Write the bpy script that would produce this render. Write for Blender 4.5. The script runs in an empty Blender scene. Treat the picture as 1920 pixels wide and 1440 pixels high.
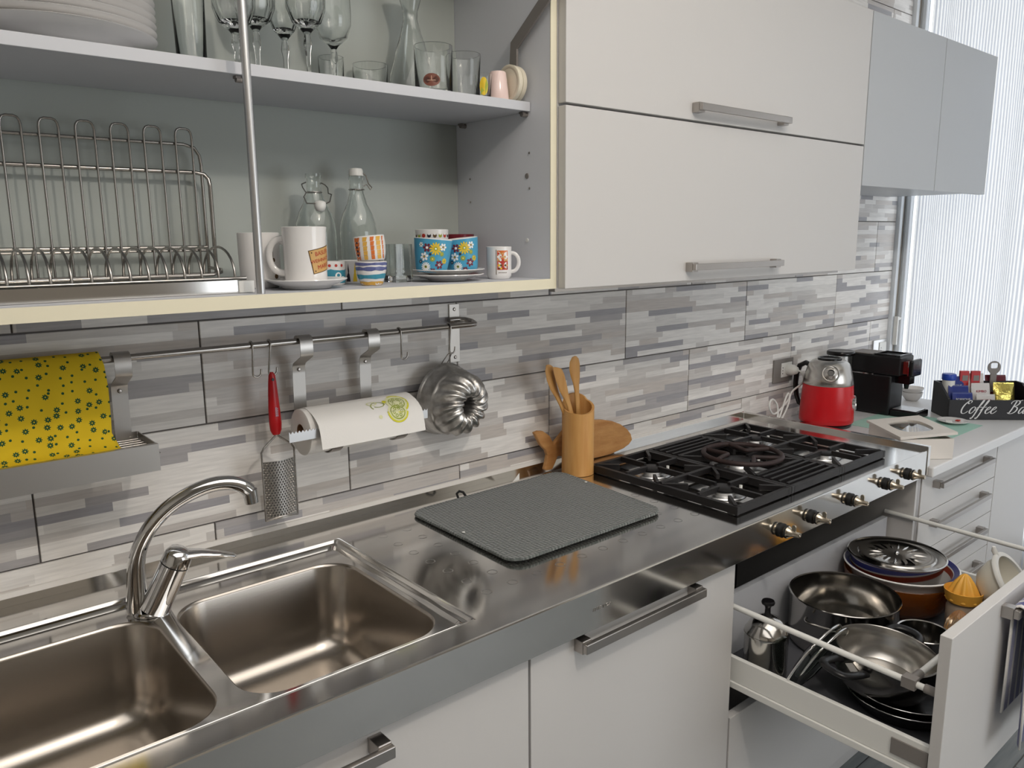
import bpy, bmesh, math, random
from mathutils import Vector, Matrix
PI = math.pi
random.seed(7)
SC = bpy.context.scene
COL = SC.collection
# ------------------------------------------------------------------ camera, light, exposure
cam_d = bpy.data.cameras.new('camera'); cam = bpy.data.objects.new('camera', cam_d); COL.objects.link(cam)
cam_d.sensor_fit = 'HORIZONTAL'; cam_d.sensor_width = 36.0; cam_d.lens = 1471.45 / 1920 * 36.0
cam_d.clip_start = 0.02; cam_d.clip_end = 60
_r = Vector((0.76364433, -0.6455837, -0.00830757)); _u = Vector((0.12468985, 0.134843, 0.98299024)); _f = Vector((0.63348226, 0.75169079, -0.18346982))
cam.matrix_world = Matrix(((_r.x, _u.x, -_f.x, 0.04836), (_r.y, _u.y, -_f.y, -1.51098), (_r.z, _u.z, -_f.z, 1.54114), (0, 0, 0, 1)))
SC.camera = cam
SC.view_settings.view_transform = 'Standard'; SC.view_settings.look = 'None'
SC.view_settings.exposure = 0.0; SC.view_settings.gamma = 1.0; SC.view_settings.use_curve_mapping = False
W = bpy.data.worlds.new('world'); SC.world = W; W.use_nodes = True
_bg = W.node_tree.nodes['Background']; _bg.inputs[0].default_value = (0.92, 0.95, 1.0, 1); _bg.inputs[1].default_value = 2.3
def lamp(name, kind, loc, energy, color, size=None, rot=(0, 0, 0), size_y=None):
    d = bpy.data.lights.new(name, kind); d.energy = energy; d.color = color
    if kind == 'AREA':
        d.size = size
        if size_y: d.shape = 'RECTANGLE'; d.size_y = size_y
    elif size is not None: d.shadow_soft_size = size
    o = bpy.data.objects.new(name, d); COL.objects.link(o); o.location = loc; o.rotation_euler = rot
    return o
lamp('ceiling_spot', 'POINT', (0.75, -1.82, 2.60), 27, (1.0, 0.92, 0.83), 0.05)
lamp('ceiling_fill', 'AREA', (0.6, -2.1, 2.70), 33, (1.0, 0.965, 0.925), 3.0, size_y=2.4)  # added soft fill, standing in for further lamps and wall bounce
lamp('front_wall_fill', 'AREA', (2.4, -3.5, 1.22), 24, (0.90, 0.95, 1.0), 1.6, (PI/2, 0, 0), 1.5)  # added cool fill lamp before the closed front wall, no door there
# ------------------------------------------------------------------ mesh helpers
class M:
    def __init__(s): s.v = []; s.f = []; s.mi = []; s.cur = 0
    def add(s, vs, fs):
        o = len(s.v); s.v += [tuple(q) for q in vs]; s.f += [tuple(i + o for i in q) for q in fs]; s.mi += [s.cur] * len(fs); return o
    def mark(s): return len(s.v)
    def xf(s, mx, a=0):
        for i in range(a, len(s.v)): s.v[i] = tuple(mx @ Vector(s.v[i]))
        return s
    def box(s, x0, x1, y0, y1, z0, z1):
        s.add([(x0,y0,z0),(x1,y0,z0),(x1,y1,z0),(x0,y1,z0),(x0,y0,z1),(x1,y0,z1),(x1,y1,z1),(x0,y1,z1)],
              [(0,3,2,1),(4,5,6,7),(0,1,5,4),(1,2,6,5),(2,3,7,6),(3,0,4,7)]); return s
    def loft(s, loops, cap0=True, cap1=True, closed=False):
        n = len(loops[0]); vs = [p for l in loops for p in l]; fs = []
        L = len(loops)
        for i in range(L if closed else L - 1):
            a = i * n; b = ((i + 1) % L) * n
            for j in range(n): fs.append((a + j, a + (j + 1) % n, b + (j + 1) % n, b + j))
        if not closed:
            if cap0: fs.append(tuple(range(n - 1, -1, -1)))
            if cap1: fs.append(tuple((L - 1) * n + j for j in range(n)))
        s.add(vs, fs); return s
    def lathe(s, prof, c=(0, 0, 0), n=32, mod=None):
        # prof = [(r,z)...] about a vertical axis; r=0 closes an end
        vs = []; idx = []
        for r, z in prof:
            if r < 1e-6: idx.append([len(vs)] * n); vs.append((c[0], c[1], c[2] + z))
            else:
                row = []
                for j in range(n):
                    t = 2 * PI * j / n; k = mod(t, r, z) if mod else 1.0
                    row.append(len(vs)); vs.append((c[0] + r * k * math.cos(t), c[1] + r * k * math.sin(t), c[2] + z))
                idx.append(row)
        fs = []
        for a, b in zip(idx[:-1], idx[1:]):
            for j in range(n):
                q = [a[j], a[(j + 1) % n], b[(j + 1) % n], b[j]]
                u = []
                for k in q:
                    if k not in u: u.append(k)
                if len(u) > 2: fs.append(tuple(u))
        s.add(vs, fs); return s
    def cyl(s, p0, p1, r0, r1=None, n=16, cap=True):
        r1 = r0 if r1 is None else r1
        return s.tube([p0, p1], [r0, r1], n, cap=cap)
    def tube(s, pts, r, n=8, closed=False, cap=True, flat=None):
        P = [Vector(p) for p in pts]; m = len(P)
        R = r if isinstance(r, (list, tuple)) else [r] * m
        T = []
        for i in range(m):
            if closed: t = P[(i + 1) % m] - P[i - 1]
            else: t = P[min(i + 1, m - 1)] - P[max(i - 1, 0)]
            T.append(t.normalized())
        up = Vector((0, 0, 1)) if abs(T[0].z) < .9 else Vector((1, 0, 0))
        N = (up - T[0] * up.dot(T[0])).normalized(); loops = []
        for i in range(m):
            if i: N = (N - T[i] * N.dot(T[i])).normalized()
            B = T[i].cross(N)
            fx, fy = flat if flat else (1, 1)
            loops.append([P[i] + (N * math.cos(2*PI*j/n) * fx + B * math.sin(2*PI*j/n) * fy) * R[i] for j in range(n)])
        return s.loft(loops, cap, cap, closed)
    def prism(s, poly, h0, h1, plane='xy'):
        # poly in a plane, extruded along the missing axis
        def P(a, b, h): return {'xy': (a, b, h), 'xz': (a, h, b), 'yz': (h, a, b)}[plane]
        n = len(poly)
        s.add([P(a, b, h0) for a, b in poly] + [P(a, b, h1) for a, b in poly],
              [tuple(range(n - 1, -1, -1)), tuple(range(n, 2 * n))] + [(i, (i + 1) % n, n + (i + 1) % n, n + i) for i in range(n)]); return s
    def strip(s, path, w0, w1, t, axis='x'):
        # flat band: path of (a,b) in the plane across axis, swept from w0 to w1, thickness t
        L = []; m = len(path)
        for i in range(m):
            a = Vector(path[max(i - 1, 0)]); b = Vector(path[min(i + 1, m - 1)]); d = (b - a).normalized(); nn = Vector((-d.y, d.x)) * t / 2
            p = Vector(path[i]); L.append((p + nn, p - nn))
        def P(w, q): return (w, q.x, q.y) if axis == 'x' else (q.x, w, q.y)
        return s.loft([[P(w0, a), P(w1, a), P(w1, b), P(w0, b)] for a, b in L])
WM = {}
def mesh(name, m, mats, smooth=None):
    me = bpy.data.meshes.new(name); me.from_pydata(m.v, [], m.f)
    for x in (mats if isinstance(mats, (list, tuple)) else [mats]): me.materials.append(x)
    bm = bmesh.new(); bm.from_mesh(me); bm.faces.ensure_lookup_table()
    for i, f in enumerate(bm.faces): f.material_index = m.mi[i]
    bmesh.ops.recalc_face_normals(bm, faces=bm.faces)
    if smooth is not None:
        lim = math.radians(smooth)
        for f in bm.faces: f.smooth = True
        for e in bm.edges:
            if len(e.link_faces) == 2: e.smooth = e.calc_face_angle(0) < lim
    bm.to_mesh(me); bm.free(); me.update()
    return me
def obj(name, m, mats, parent=None, smooth=None, bev=0, local=False, kind=None, label=None):
    if parent is not None and not local:
        m.xf(WM[parent.name].inverted())
    base = Matrix()
    if parent is None and not local:
        xs = [p[0] for p in m.v]; ys = [p[1] for p in m.v]; zs = [p[2] for p in m.v]
        base = Matrix.Translation(((min(xs)+max(xs))/2, (min(ys)+max(ys))/2, min(zs))); m.xf(base.inverted())
    o = bpy.data.objects.new(name, mesh(name, m, mats, smooth)); COL.objects.link(o)
    if parent is not None: o.parent = parent; WM[o.name] = WM[parent.name].copy()
    else: o.matrix_world = base; WM[o.name] = base
    if bev:
        b = o.modifiers.new('bevel', 'BEVEL'); b.width = bev; b.segments = 2; b.limit_method = 'ANGLE'; b.angle_limit = math.radians(40)
        b.harden_normals = False
    if kind: o['kind'] = kind
    if label: o['label'] = label
    return o
def tag(o, label, cat, group=None):
    o['label'] = label; o['category'] = cat
    if group: o['group'] = group
    return o
def thing(name, label, cat, loc=(0, 0, 0), rz=0, group=None):
    o = bpy.data.objects.new(name, None); COL.objects.link(o); o.empty_display_size = .02
    o.location = loc; o.rotation_euler = (0, 0, rz)
    WM[o.name] = Matrix.Translation(loc) @ Matrix.Rotation(rz, 4, 'Z')
    return tag(o, label, cat, group)
def dup(root, loc, rz=None, label=None, group=None, rot=None):
    r = root.copy(); COL.objects.link(r); r.location = loc
    if rz is not None: r.rotation_euler = (0, 0, rz)
    if rot: r.rotation_euler = rot
    if label: r['label'] = label
    if group: r['group'] = group
    for ch in list(root.children):
        c = ch.copy(); COL.objects.link(c); c.parent = r
        for g in list(ch.children):
            d = g.copy(); COL.objects.link(d); d.parent = c
    return r
def struct(o): o['kind'] = 'structure'; return o
# ------------------------------------------------------------------ materials
def nod(nt, t, **k):
    n = nt.nodes.new(t)
    for a, b in k.items():
        if a.startswith('i_'): n.inputs[a[2:].replace('_', ' ')].default_value = b
        else: setattr(n, a, b)
    return n
def srgb(h):
    c = [int(h[i:i+2], 16) / 255 for i in (0, 2, 4)]
    return tuple(x / 12.92 if x <= .04045 else ((x + .055) / 1.055) ** 2.4 for x in c) + (1,)
def mat(name, col, rough=.5, metal=0, trans=0, ior=1.45, bump=None, vary=None, coat=0, spec=None, sheen=0, aniso=0, alpha=None, sub=0):
    m = bpy.data.materials.new(name); m.use_nodes = True; nt = m.node_tree; b = nt.nodes['Principled BSDF']
    c = srgb(col) if isinstance(col, str) else tuple(col) + (1,)
    I = b.inputs
    I['Base Color'].default_value = c; I['Roughness'].default_value = rough; I['Metallic'].default_value = metal
    I['Transmission Weight'].default_value = trans; I['IOR'].default_value = ior; I['Coat Weight'].default_value = coat
    if spec is not None: I['Specular IOR Level'].default_value = spec
    if sheen: I['Sheen Weight'].default_value = sheen
    if aniso: I['Anisotropic'].default_value = aniso
    if sub: I['Subsurface Weight'].default_value = sub; I['Subsurface Radius'].default_value = (.01, .008, .006)
    tc = None
    if bump or vary: tc = nod(nt, 'ShaderNodeTexCoord')
    def noise(scale, det=3):
        mp = nod(nt, 'ShaderNodeMapping'); mp.inputs['Scale'].default_value = scale if isinstance(scale, tuple) else (scale,) * 3
        nt.links.new(tc.outputs['Object'], mp.inputs[0]); n = nod(nt, 'ShaderNodeTexNoise'); n.inputs['Scale'].default_value = 1; n.inputs['Detail'].default_value = det
        nt.links.new(mp.outputs[0], n.inputs['Vector']); return n
    if bump:
        n = noise(bump[0]); bp = nod(nt, 'ShaderNodeBump'); bp.inputs['Strength'].default_value = bump[1]; bp.inputs['Distance'].default_value = bump[2] if len(bump) > 2 else .001
        nt.links.new(n.outputs[0], bp.inputs['Height']); nt.links.new(bp.outputs[0], I['Normal'])
    if vary:
        n = noise(vary[0]); mx = nod(nt, 'ShaderNodeMix'); mx.data_type = 'RGBA'
        mr = nod(nt, 'ShaderNodeMapRange'); mr.inputs[1].default_value = .3; mr.inputs[2].default_value = .7
        nt.links.new(n.outputs[0], mr.inputs[0]); nt.links.new(mr.outputs[0], mx.inputs[0])
        mx.inputs[6].default_value = c; mx.inputs[7].default_value = srgb(vary[1]); nt.links.new(mx.outputs[2], I['Base Color'])
    return m
MAT = {}
MAT['lacquer'] = mat('white lacquer', 'cbc9c7', .38)
MAT['grey_lacquer'] = mat('pale grey lacquer', 'b9bcbf', .38)
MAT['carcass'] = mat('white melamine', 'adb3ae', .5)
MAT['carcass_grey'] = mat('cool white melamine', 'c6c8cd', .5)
MAT['cream'] = mat('yellowed cream edging', 'e4ddc4', .45)
MAT['steel'] = mat('brushed steel', (.68, .665, .64), .11, 1, bump=((2, 160, 160), .02, .0002))
MAT['bowlsteel'] = mat('satin sink steel', (.47, .43, .385), .25, 1, bump=((40, 260, 260), .06, .0003))
MAT['potsteel'] = mat('polished pot steel', (.56, .54, .51), .13, 1)
MAT['potinside'] = mat('brushed pot inside', (.55, .53, .50), .24, 1, aniso=.6)
MAT['wire'] = mat('stainless wire', (.40, .38, .355), .24, 1)
MAT['satin'] = mat('satin steel strip', (.52, .50, .475), .36, 1, bump=((200, 3, 3), .05, .0003))
MAT['panel'] = mat('lightened white side panel', 'd9dbe0', .5)  # lighter copy of the melamine, offsetting the weak light this side gets
MAT['dark_floor'] = mat('dark grey drawer floor', '505156', .7)
MAT['nickel'] = mat('satin nickel handle', (.44, .41, .385), .32, 1)
MAT['chrome'] = mat('chrome', (.72, .72, .72), .06, 1)
MAT['alu'] = mat('matt aluminium', (.62, .62, .62), .35, 1)
MAT['dullalu'] = mat('worn cast aluminium', (.70, .69, .67), .36, 1, vary=((40, 40, 40), 'a8a5a1'), bump=(90, .2, .001))
MAT['brass'] = mat('warm nickel', (.60, .53, .43), .2, 1)
MAT['iron'] = mat('black enamelled iron', '1c1a1b', .42, bump=(300, .15, .0005))
MAT['rustyiron'] = mat('browned cast iron', '3a2a28', .6, vary=((60, 60, 60), '2a1f1f'))
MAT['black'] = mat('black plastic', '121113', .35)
MAT['blackgloss'] = mat('gloss black plastic', '0d0c0e', .22)
MAT['rubber'] = mat('black rubber', '0e0e0e', .55)
MAT['bamboo'] = mat('bamboo', 'c48d4c', .45, vary=((60, 60, 5), 'd6a566'))
MAT['bamboo_tool'] = mat('pale bamboo', 'c99a5c', .5, vary=((40, 40, 9), 'b98646'))
MAT['olive'] = mat('carved light wood', 'c2925a', .55, vary=((14, 80, 60), 'a97642'), bump=((60, 60, 200), .5, .002))
MAT['porcelain'] = mat('white porcelain', 'e6e4e2', .12, coat=.3)
MAT['porcelain_in'] = MAT['porcelain']
MAT['redplastic'] = mat('red plastic', 'b3141a', .3)
MAT['redkettle'] = mat('red kettle enamel', 'c5161f', .28, bump=((300, 300, 300), .3, .0006))
MAT['whiteplastic'] = mat('white plastic', 'e3e3df', .35)
MAT['greyplastic'] = mat('grey plastic', '7f7a76', .45)
MAT['paper'] = mat('kitchen paper', 'eceae6', .85, bump=((400, 400, 400), .3, .0006))
MAT['card'] = mat('brown card', '7d5a3c', .8)
MAT['glass'] = mat('clear glass', (.97, .985, .98), .0, trans=1, ior=1.45)
MAT['greenglass'] = mat('pale green glass', (.965, .988, .978), .0, trans=1, ior=1.45)
MAT['amber'] = mat('amber glass', (.42, .13, .018), .03, trans=.8, ior=1.45)
MAT['smoke'] = mat('dark lid glass', (.55, .60, .56), .02, trans=1, ior=1.45)
MAT['darkpan'] = mat('dark pan coating', '161417', .35)
MAT['mat'] = None
# ------------------------------------------------------------------ special materials
def tile_material():
    m = bpy.data.materials.new('striped ceramic tile'); m.use_nodes = True; nt = m.node_tree; L = nt.links.new; b = nt.nodes['Principled BSDF']
    geo = nod(nt, 'ShaderNodeNewGeometry'); sp = nod(nt, 'ShaderNodeSeparateXYZ'); L(geo.outputs['Position'], sp.inputs[0])
    def ma(op, a, bb=None, c=None):
        n = nod(nt, 'ShaderNodeMath', operation=op)
        for i, x in enumerate((a, bb, c)):
            if x is None: continue
            if isinstance(x, (int, float)): n.inputs[i].default_value = x
            else: L(x, n.inputs[i])
        return n.outputs[0]
    def wn(dim, **k):
        n = nod(nt, 'ShaderNodeTexWhiteNoise', noise_dimensions=dim)
        for a, x in k.items():
            L(x, n.inputs[a])
        return n.outputs['Value']
    x, z = sp.outputs[0], sp.outputs[2]
    row = ma('FLOOR', ma('DIVIDE', ma('SUBTRACT', z, -0.2048), 0.19966 / 12))
    oi = nod(nt, 'ShaderNodeObjectInfo'); rnd = ma('MULTIPLY', oi.outputs['Random'], 97.3)
    key = ma('ADD', row, rnd)
    r1 = wn('1D', W=key); r2 = wn('1D', W=ma('ADD', key, .37))
    ln = ma('MULTIPLY_ADD', r2, .22, .20)
    u = ma('ADD', ma('DIVIDE', x, ln), ma('MULTIPLY', r1, 13.0))
    cell = ma('FLOOR', u); fr = ma('SUBTRACT', u, cell)
    cv = nod(nt, 'ShaderNodeCombineXYZ'); L(cell, cv.inputs[0]); L(key, cv.inputs[1])
    cut = wn('2D', Vector=cv.outputs[0])
    second = ma('GREATER_THAN', fr, ma('MULTIPLY_ADD', cut, .5, .35))
    cv2 = nod(nt, 'ShaderNodeCombineXYZ'); L(ma('ADD', cell, ma('MULTIPLY', second, .5)), cv2.inputs[0]); L(key, cv2.inputs[1]); cv2.inputs[2].default_value = 3.3
    val = wn('3D', Vector=cv2.outputs[0])
    rp = nod(nt, 'ShaderNodeValToRGB'); rp.color_ramp.interpolation = 'CONSTANT'; L(val, rp.inputs[0])
    cols = [(0, 'f1eeea'), (.27, 'd3cfcb'), (.44, 'e4e1dd'), (.58, 'c9c4c0'), (.72, 'b1aeaf'), (.80, 'cdc6c0'), (.90, 'a4a2a6')]
    e = rp.color_ramp.elements
    while len(e) < len(cols): e.new(.5)
    for i, (p, c) in enumerate(cols): e[i].position = p; e[i].color = srgb(c)
    # faint slanting stone grain
    mp = nod(nt, 'ShaderNodeMapping'); mp.inputs['Rotation'].default_value = (0, math.radians(24), 0); mp.inputs['Scale'].default_value = (14, 1, 190)
    L(geo.outputs['Position'], mp.inputs[0]); nz = nod(nt, 'ShaderNodeTexNoise'); nz.inputs['Scale'].default_value = 1; nz.inputs['Detail'].default_value = 3; L(mp.outputs[0], nz.inputs['Vector'])
    mr = nod(nt, 'ShaderNodeMapRange'); mr.inputs[1].default_value = .25; mr.inputs[2].default_value = .75; mr.inputs[3].default_value = .84; mr.inputs[4].default_value = 1.07; L(nz.outputs[0], mr.inputs[0])
    mx = nod(nt, 'ShaderNodeMix', data_type='RGBA', blend_type='MULTIPLY'); mx.inputs[0].default_value = 1
    cc = nod(nt, 'ShaderNodeCombineColor'); [L(mr.outputs[0], cc.inputs[i]) for i in range(3)]
    L(rp.outputs[0], mx.inputs[6]); L(cc.outputs[0], mx.inputs[7]); L(mx.outputs[2], b.inputs['Base Color'])
    b.inputs['Roughness'].default_value = .36
    return m
def cloth_material():
    # printed cotton: green daisies and dots on yellow (flat print)
    m = bpy.data.materials.new('yellow printed cotton'); m.use_nodes = True; nt = m.node_tree; L = nt.links.new; b = nt.nodes['Principled BSDF']
    uv = nod(nt, 'ShaderNodeUVMap')
    v = nod(nt, 'ShaderNodeTexVoronoi', voronoi_dimensions='2D'); v.inputs['Scale'].default_value = 62; v.inputs['Randomness'].default_value = .72; L(uv.outputs[0], v.inputs['Vector'])
    sc = nod(nt, 'ShaderNodeVectorMath', operation='SCALE'); sc.inputs['Scale'].default_value = 62; L(uv.outputs[0], sc.inputs[0])
    ps = nod(nt, 'ShaderNodeVectorMath', operation='SCALE'); ps.inputs['Scale'].default_value = 62; L(v.outputs['Position'], ps.inputs[0])
    d = nod(nt, 'ShaderNodeVectorMath', operation='SUBTRACT'); L(sc.outputs[0], d.inputs[0]); L(ps.outputs[0], d.inputs[1])
    sp = nod(nt, 'ShaderNodeSeparateXYZ'); L(d.outputs[0], sp.inputs[0])
    def ma(op, a, bb=None):
        n = nod(nt, 'ShaderNodeMath', operation=op)
        for i, x in enumerate((a, bb)):
            if x is None: continue
            if isinstance(x, (int, float)): n.inputs[i].default_value = x
            else: L(x, n.inputs[i])
        return n.outputs[0]
    ang = ma('ARCTAN2', sp.outputs[1], sp.outputs[0]); pet = ma('COSINE', ma('MULTIPLY', ang, 8))
    dist = v.outputs['Distance']; col = nod(nt, 'ShaderNodeSeparateColor'); L(v.outputs['Color'], col.inputs[0])
    big = ma('GREATER_THAN', col.outputs[0], .55)
    flower = ma('MULTIPLY', ma('LESS_THAN', dist, ma('ADD', ma('MULTIPLY', pet, .06), .26)), ma('GREATER_THAN', dist, .07))
    dot = ma('LESS_THAN', dist, .13)
    mask = ma('ADD', ma('MULTIPLY', big, flower), ma('MULTIPLY', ma('SUBTRACT', 1, big), dot))
    mx = nod(nt, 'ShaderNodeMix', data_type='RGBA'); L(mask, mx.inputs[0]); mx.inputs[6].default_value = srgb('e3c21a'); mx.inputs[7].default_value = srgb('1f5230')
    L(mx.outputs[2], b.inputs['Base Color']); b.inputs['Roughness'].default_value = .85
    return m
def curtain_material():
    m = bpy.data.materials.new('striped sheer curtain'); m.use_nodes = True; nt = m.node_tree; L = nt.links.new
    for n in list(nt.nodes):
        if n.type != 'OUTPUT_MATERIAL': nt.nodes.remove(n)
    out = [n for n in nt.nodes if n.type == 'OUTPUT_MATERIAL'][0]
    uv = nod(nt, 'ShaderNodeUVMap'); sp = nod(nt, 'ShaderNodeSeparateXYZ'); L(uv.outputs[0], sp.inputs[0])
    w = nod(nt, 'ShaderNodeMath', operation='MULTIPLY'); w.inputs[1].default_value = 2 * PI / .0125; L(sp.outputs[0], w.inputs[0])
    s = nod(nt, 'ShaderNodeMath', operation='SINE'); L(w.outputs[0], s.inputs[0])
    mr = nod(nt, 'ShaderNodeMapRange'); mr.inputs[1].default_value = -.4; mr.inputs[2].default_value = .6; mr.inputs[3].default_value = 0; mr.inputs[4].default_value = 1; L(s.outputs[0], mr.inputs[0])
    cm = nod(nt, 'ShaderNodeMix', data_type='RGBA'); cm.inputs[6].default_value = srgb('cfd3dc'); cm.inputs[7].default_value = srgb('f1efe9'); L(mr.outputs[0], cm.inputs[0])
    df = nod(nt, 'ShaderNodeBsdfDiffuse'); tl = nod(nt, 'ShaderNodeBsdfTranslucent'); tp = nod(nt, 'ShaderNodeBsdfTransparent')
    L(cm.outputs[2], df.inputs[0]); L(cm.outputs[2], tl.inputs[0])
    a = nod(nt, 'ShaderNodeMixShader'); a.inputs[0].default_value = .55; L(df.outputs[0], a.inputs[1]); L(tl.outputs[0], a.inputs[2])
    tr = nod(nt, 'ShaderNodeMapRange'); tr.inputs[3].default_value = .10; tr.inputs[4].default_value = .24; L(mr.outputs[0], tr.inputs[0])
    c = nod(nt, 'ShaderNodeMixShader'); L(tr.outputs[0], c.inputs[0]); L(a.outputs[0], c.inputs[1]); L(tp.outputs[0], c.inputs[2]); L(c.outputs[0], out.inputs[0])
    return m
def rug_material():
    m = mat('ribbed microfibre', '5a605e', .95, sheen=.3); nt = m.node_tree; L = nt.links.new; b = nt.nodes['Principled BSDF']
    tc = nod(nt, 'ShaderNodeTexCoord'); mp = nod(nt, 'ShaderNodeMapping'); mp.inputs['Scale'].default_value = (120, 120, 1); mp.inputs['Rotation'].default_value = (0, 0, .12); L(tc.outputs['Object'], mp.inputs[0])
    v = nod(nt, 'ShaderNodeTexVoronoi', voronoi_dimensions='2D', distance='CHEBYCHEV'); v.inputs['Scale'].default_value = 1; v.inputs['Randomness'].default_value = .25; L(mp.outputs[0], v.inputs['Vector'])
    bp = nod(nt, 'ShaderNodeBump'); bp.inputs['Strength'].default_value = .9; bp.inputs['Distance'].default_value = .006; bp.invert = True; L(v.outputs['Distance'], bp.inputs['Height']); L(bp.outputs[0], b.inputs['Normal'])
    rp = nod(nt, 'ShaderNodeMix', data_type='RGBA'); rp.inputs[6].default_value = srgb('6a706e'); rp.inputs[7].default_value = srgb('3a403e'); L(v.outputs['Distance'], rp.inputs[0]); L(rp.outputs[2], b.inputs['Base Color'])
    return m
MAT['tile'] = tile_material(); MAT['cloth'] = cloth_material(); MAT['curtain'] = curtain_material(); MAT['mat'] = rug_material()
MAT['grout'] = mat('grey grout', '6d6967', .8); MAT['plaster'] = mat('white wall paint', 'd8d3ca', .8); MAT['ceil'] = mat('white ceiling paint', 'e2ddd5', .85)
MAT['planks'] = mat('grey floor planks', '868a8a', .5, vary=((5, 60, 5), '6f7477'))
MAT['pvc'] = mat('white window frame', 'e6ebf0', .4)
MAT['caulk'] = mat('white sealant', 'dcd9d4', .5)
# ------------------------------------------------------------------ the setting
TZ, TX, TH, TW = 1.3922, 0.5477, 0.19966, 0.6
wb = struct(obj('wall_back', M().box(-2.3, 3.43, 0.0, 0.15, 0, 2.75), MAT['grout']))
tile_cache = {}
for r in range(-3, 6):
    z0 = TZ + r * TH
    if z0 < .75: continue
    sh = 0.0 if (r + 1) % 2 == 0 else .3                      # rows break joint by half a tile
    for k in range(-4, 7):
        x0 = TX + k * TW + sh; x1 = x0 + TW
        x0 = max(x0, -1.2); x1 = min(x1, 3.405)
        if x1 - x0 < .03: continue
        if z0 > 1.45 and x1 < 2.2: continue                   # behind the wall cabinets
        key = round(x1 - x0, 3)
        if key not in tile_cache:
            w = key - .003; h = TH - .003
            tile_cache[key] = mesh('tile', M().loft([[(0, 0, 0), (w, 0, 0), (w, 0, h), (0, 0, h)], [(0, -.0035, 0), (w, -.0035, 0), (w, -.0035, h), (0, -.0035, h)],
                                   [(.001, -.0045, .001), (w - .001, -.0045, .001), (w - .001, -.0045, h - .001), (.001, -.0045, h - .001)]]), MAT['tile'])
        o = bpy.data.objects.new('tile', tile_cache[key]); COL.objects.link(o); o.parent = wb
        o.location = Vector((x0 + .0015, 0, z0 + .0015)) - wb.matrix_world.translation
struct(obj('trim_1', M().prism([(-.0125, .9480), (-.0045, .9480), (-.0045, .9570), (-.0080, .9560)], -1.2, 2.352, 'yz'), MAT['caulk']))
fl = struct(obj('floor', M().box(-2.3, 3.43, -3.6, 0.15, -.06, -.004), MAT['grout']))
pl = mesh('plank', M().loft([[(0, 0, 0), (.897, 0, 0), (.897, .147, 0), (0, .147, 0)], [(.001, .001, .004), (.896, .001, .004), (.896, .146, .004), (.001, .146, .004)]]), MAT['planks'])
for j in range(24):
    for i in range(7):
        x = -2.3 + i * .9 - (j % 3) * .3
        if x < -2.3 or x + .897 > 3.43: continue
        o = bpy.data.objects.new('plank', pl); COL.objects.link(o); o.parent = fl; o.location = Vector((x, -3.58 + j * .15, -.004)) - fl.matrix_world.translation
struct(obj('ceiling', M().box(-2.3, 3.55, -3.6, 0.15, 2.75, 2.85), MAT['ceil']))
struct(obj('wall_left', M().box(-2.4, -2.3, -3.6, 0.15, 0, 2.75), MAT['plaster']))
struct(obj('wall_front', M().box(-2.4, 3.55, -3.7, -3.6, 0, 2.75), mat('taupe wall paint', '8d877e', .8)))
WY0, WY1, WZ0, WZ1 = -1.75, -.012, .25, 2.60
m = M(); X0, X1 = 3.43, 3.55
m.box(X0, X1, -3.6, WY0, 0, 2.75); m.box(X0, X1, WY0, .15, 0, WZ0); m.box(X0, X1, WY0, .15, WZ1, 2.75); m.box(X0, X1, WY1, .15, WZ0, WZ1)
struct(obj('wall_right', m, MAT['plaster']))
struct(obj('trim_2', M().box(3.406, 3.43, -.02, -.0005, .9, 2.75), MAT['pvc'], bev=.002))
# window in the right wall: frame, sash, handle, pane
wn = struct(obj('window_1', M().box(3.46, 3.52, WY1 - .010, WY1, WZ0, WZ1).box(3.46, 3.52, WY0, WY0 + .05, WZ0, WZ1).box(3.46, 3.52, WY0 + .05, WY1 - .010, WZ0, WZ0 + .05).box(3.46, 3.52, WY0 + .05, WY1 - .010, WZ1 - .05, WZ1), MAT['pvc'], bev=.003))
for ya, yb in ((-.0225, -.86), (-.90, -1.695)):
    s = obj('sash', M().box(3.45, 3.50, ya - .016, ya, WZ0 + .05, WZ1 - .05).box(3.45, 3.50, yb, yb + .04, WZ0 + .05, WZ1 - .05).box(3.45, 3.50, yb + .04, ya - .016, WZ0 + .05, WZ0 + .1).box(3.45, 3.50, yb + .04, ya - .016, WZ1 - .1, WZ1 - .05), MAT['pvc'], wn, bev=.003)
    obj('pane', M().box(3.475, 3.479, yb + .04, ya - .016, WZ0 + .1, WZ1 - .1), MAT['glass'], s)
    obj('handle', M().cyl((3.45, ya - .008, 1.19), (3.425, ya - .008, 1.19), .008).box(3.418, 3.428, ya - .016, ya - .001, 1.08, 1.2), MAT['whiteplastic'], wn)
# curtain: a pleated sheer on a rail
cu = thing('curtain', 'white striped sheer curtain hanging over the window at the far right', 'curtain', (3.39, -.9, .25))
random.seed(3)
yy = []; y = -.085; ph = 0; a = 0
n = 260; rows = [.25, .8, 1.4, 2.0, 2.62]
vs = []; fs = []; uvs = []
for ri, z in enumerate(rows):
    for i in range(n):
        t = i / (n - 1); y = -.088 - t * 1.68
        fold = .018 * math.sin(t * 78 + .5 * math.sin(t * 23)) + .010 * math.sin(t * 41 + 1.3 + .25 * z)
        vs.append((3.3925 + fold * (1.1 - .2 * ri / 4), y + .006 * math.sin(t * 60 + z), z)); uvs.append((t * 1.68 * 1.25, z))
for r in range(len(rows) - 1):
    for i in range(n - 1): fs.append((r*n+i, r*n+i+1, (r+1)*n+i+1, (r+1)*n+i))
mm = M(); mm.add(vs, fs)
co = obj('fabric', mm, MAT['curtain'], cu, smooth=180)
ul = co.data.uv_layers.new(name='UVMap')
for lp in co.data.loops: ul.data[lp.index].uv = uvs[lp.vertex_index]
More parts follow.
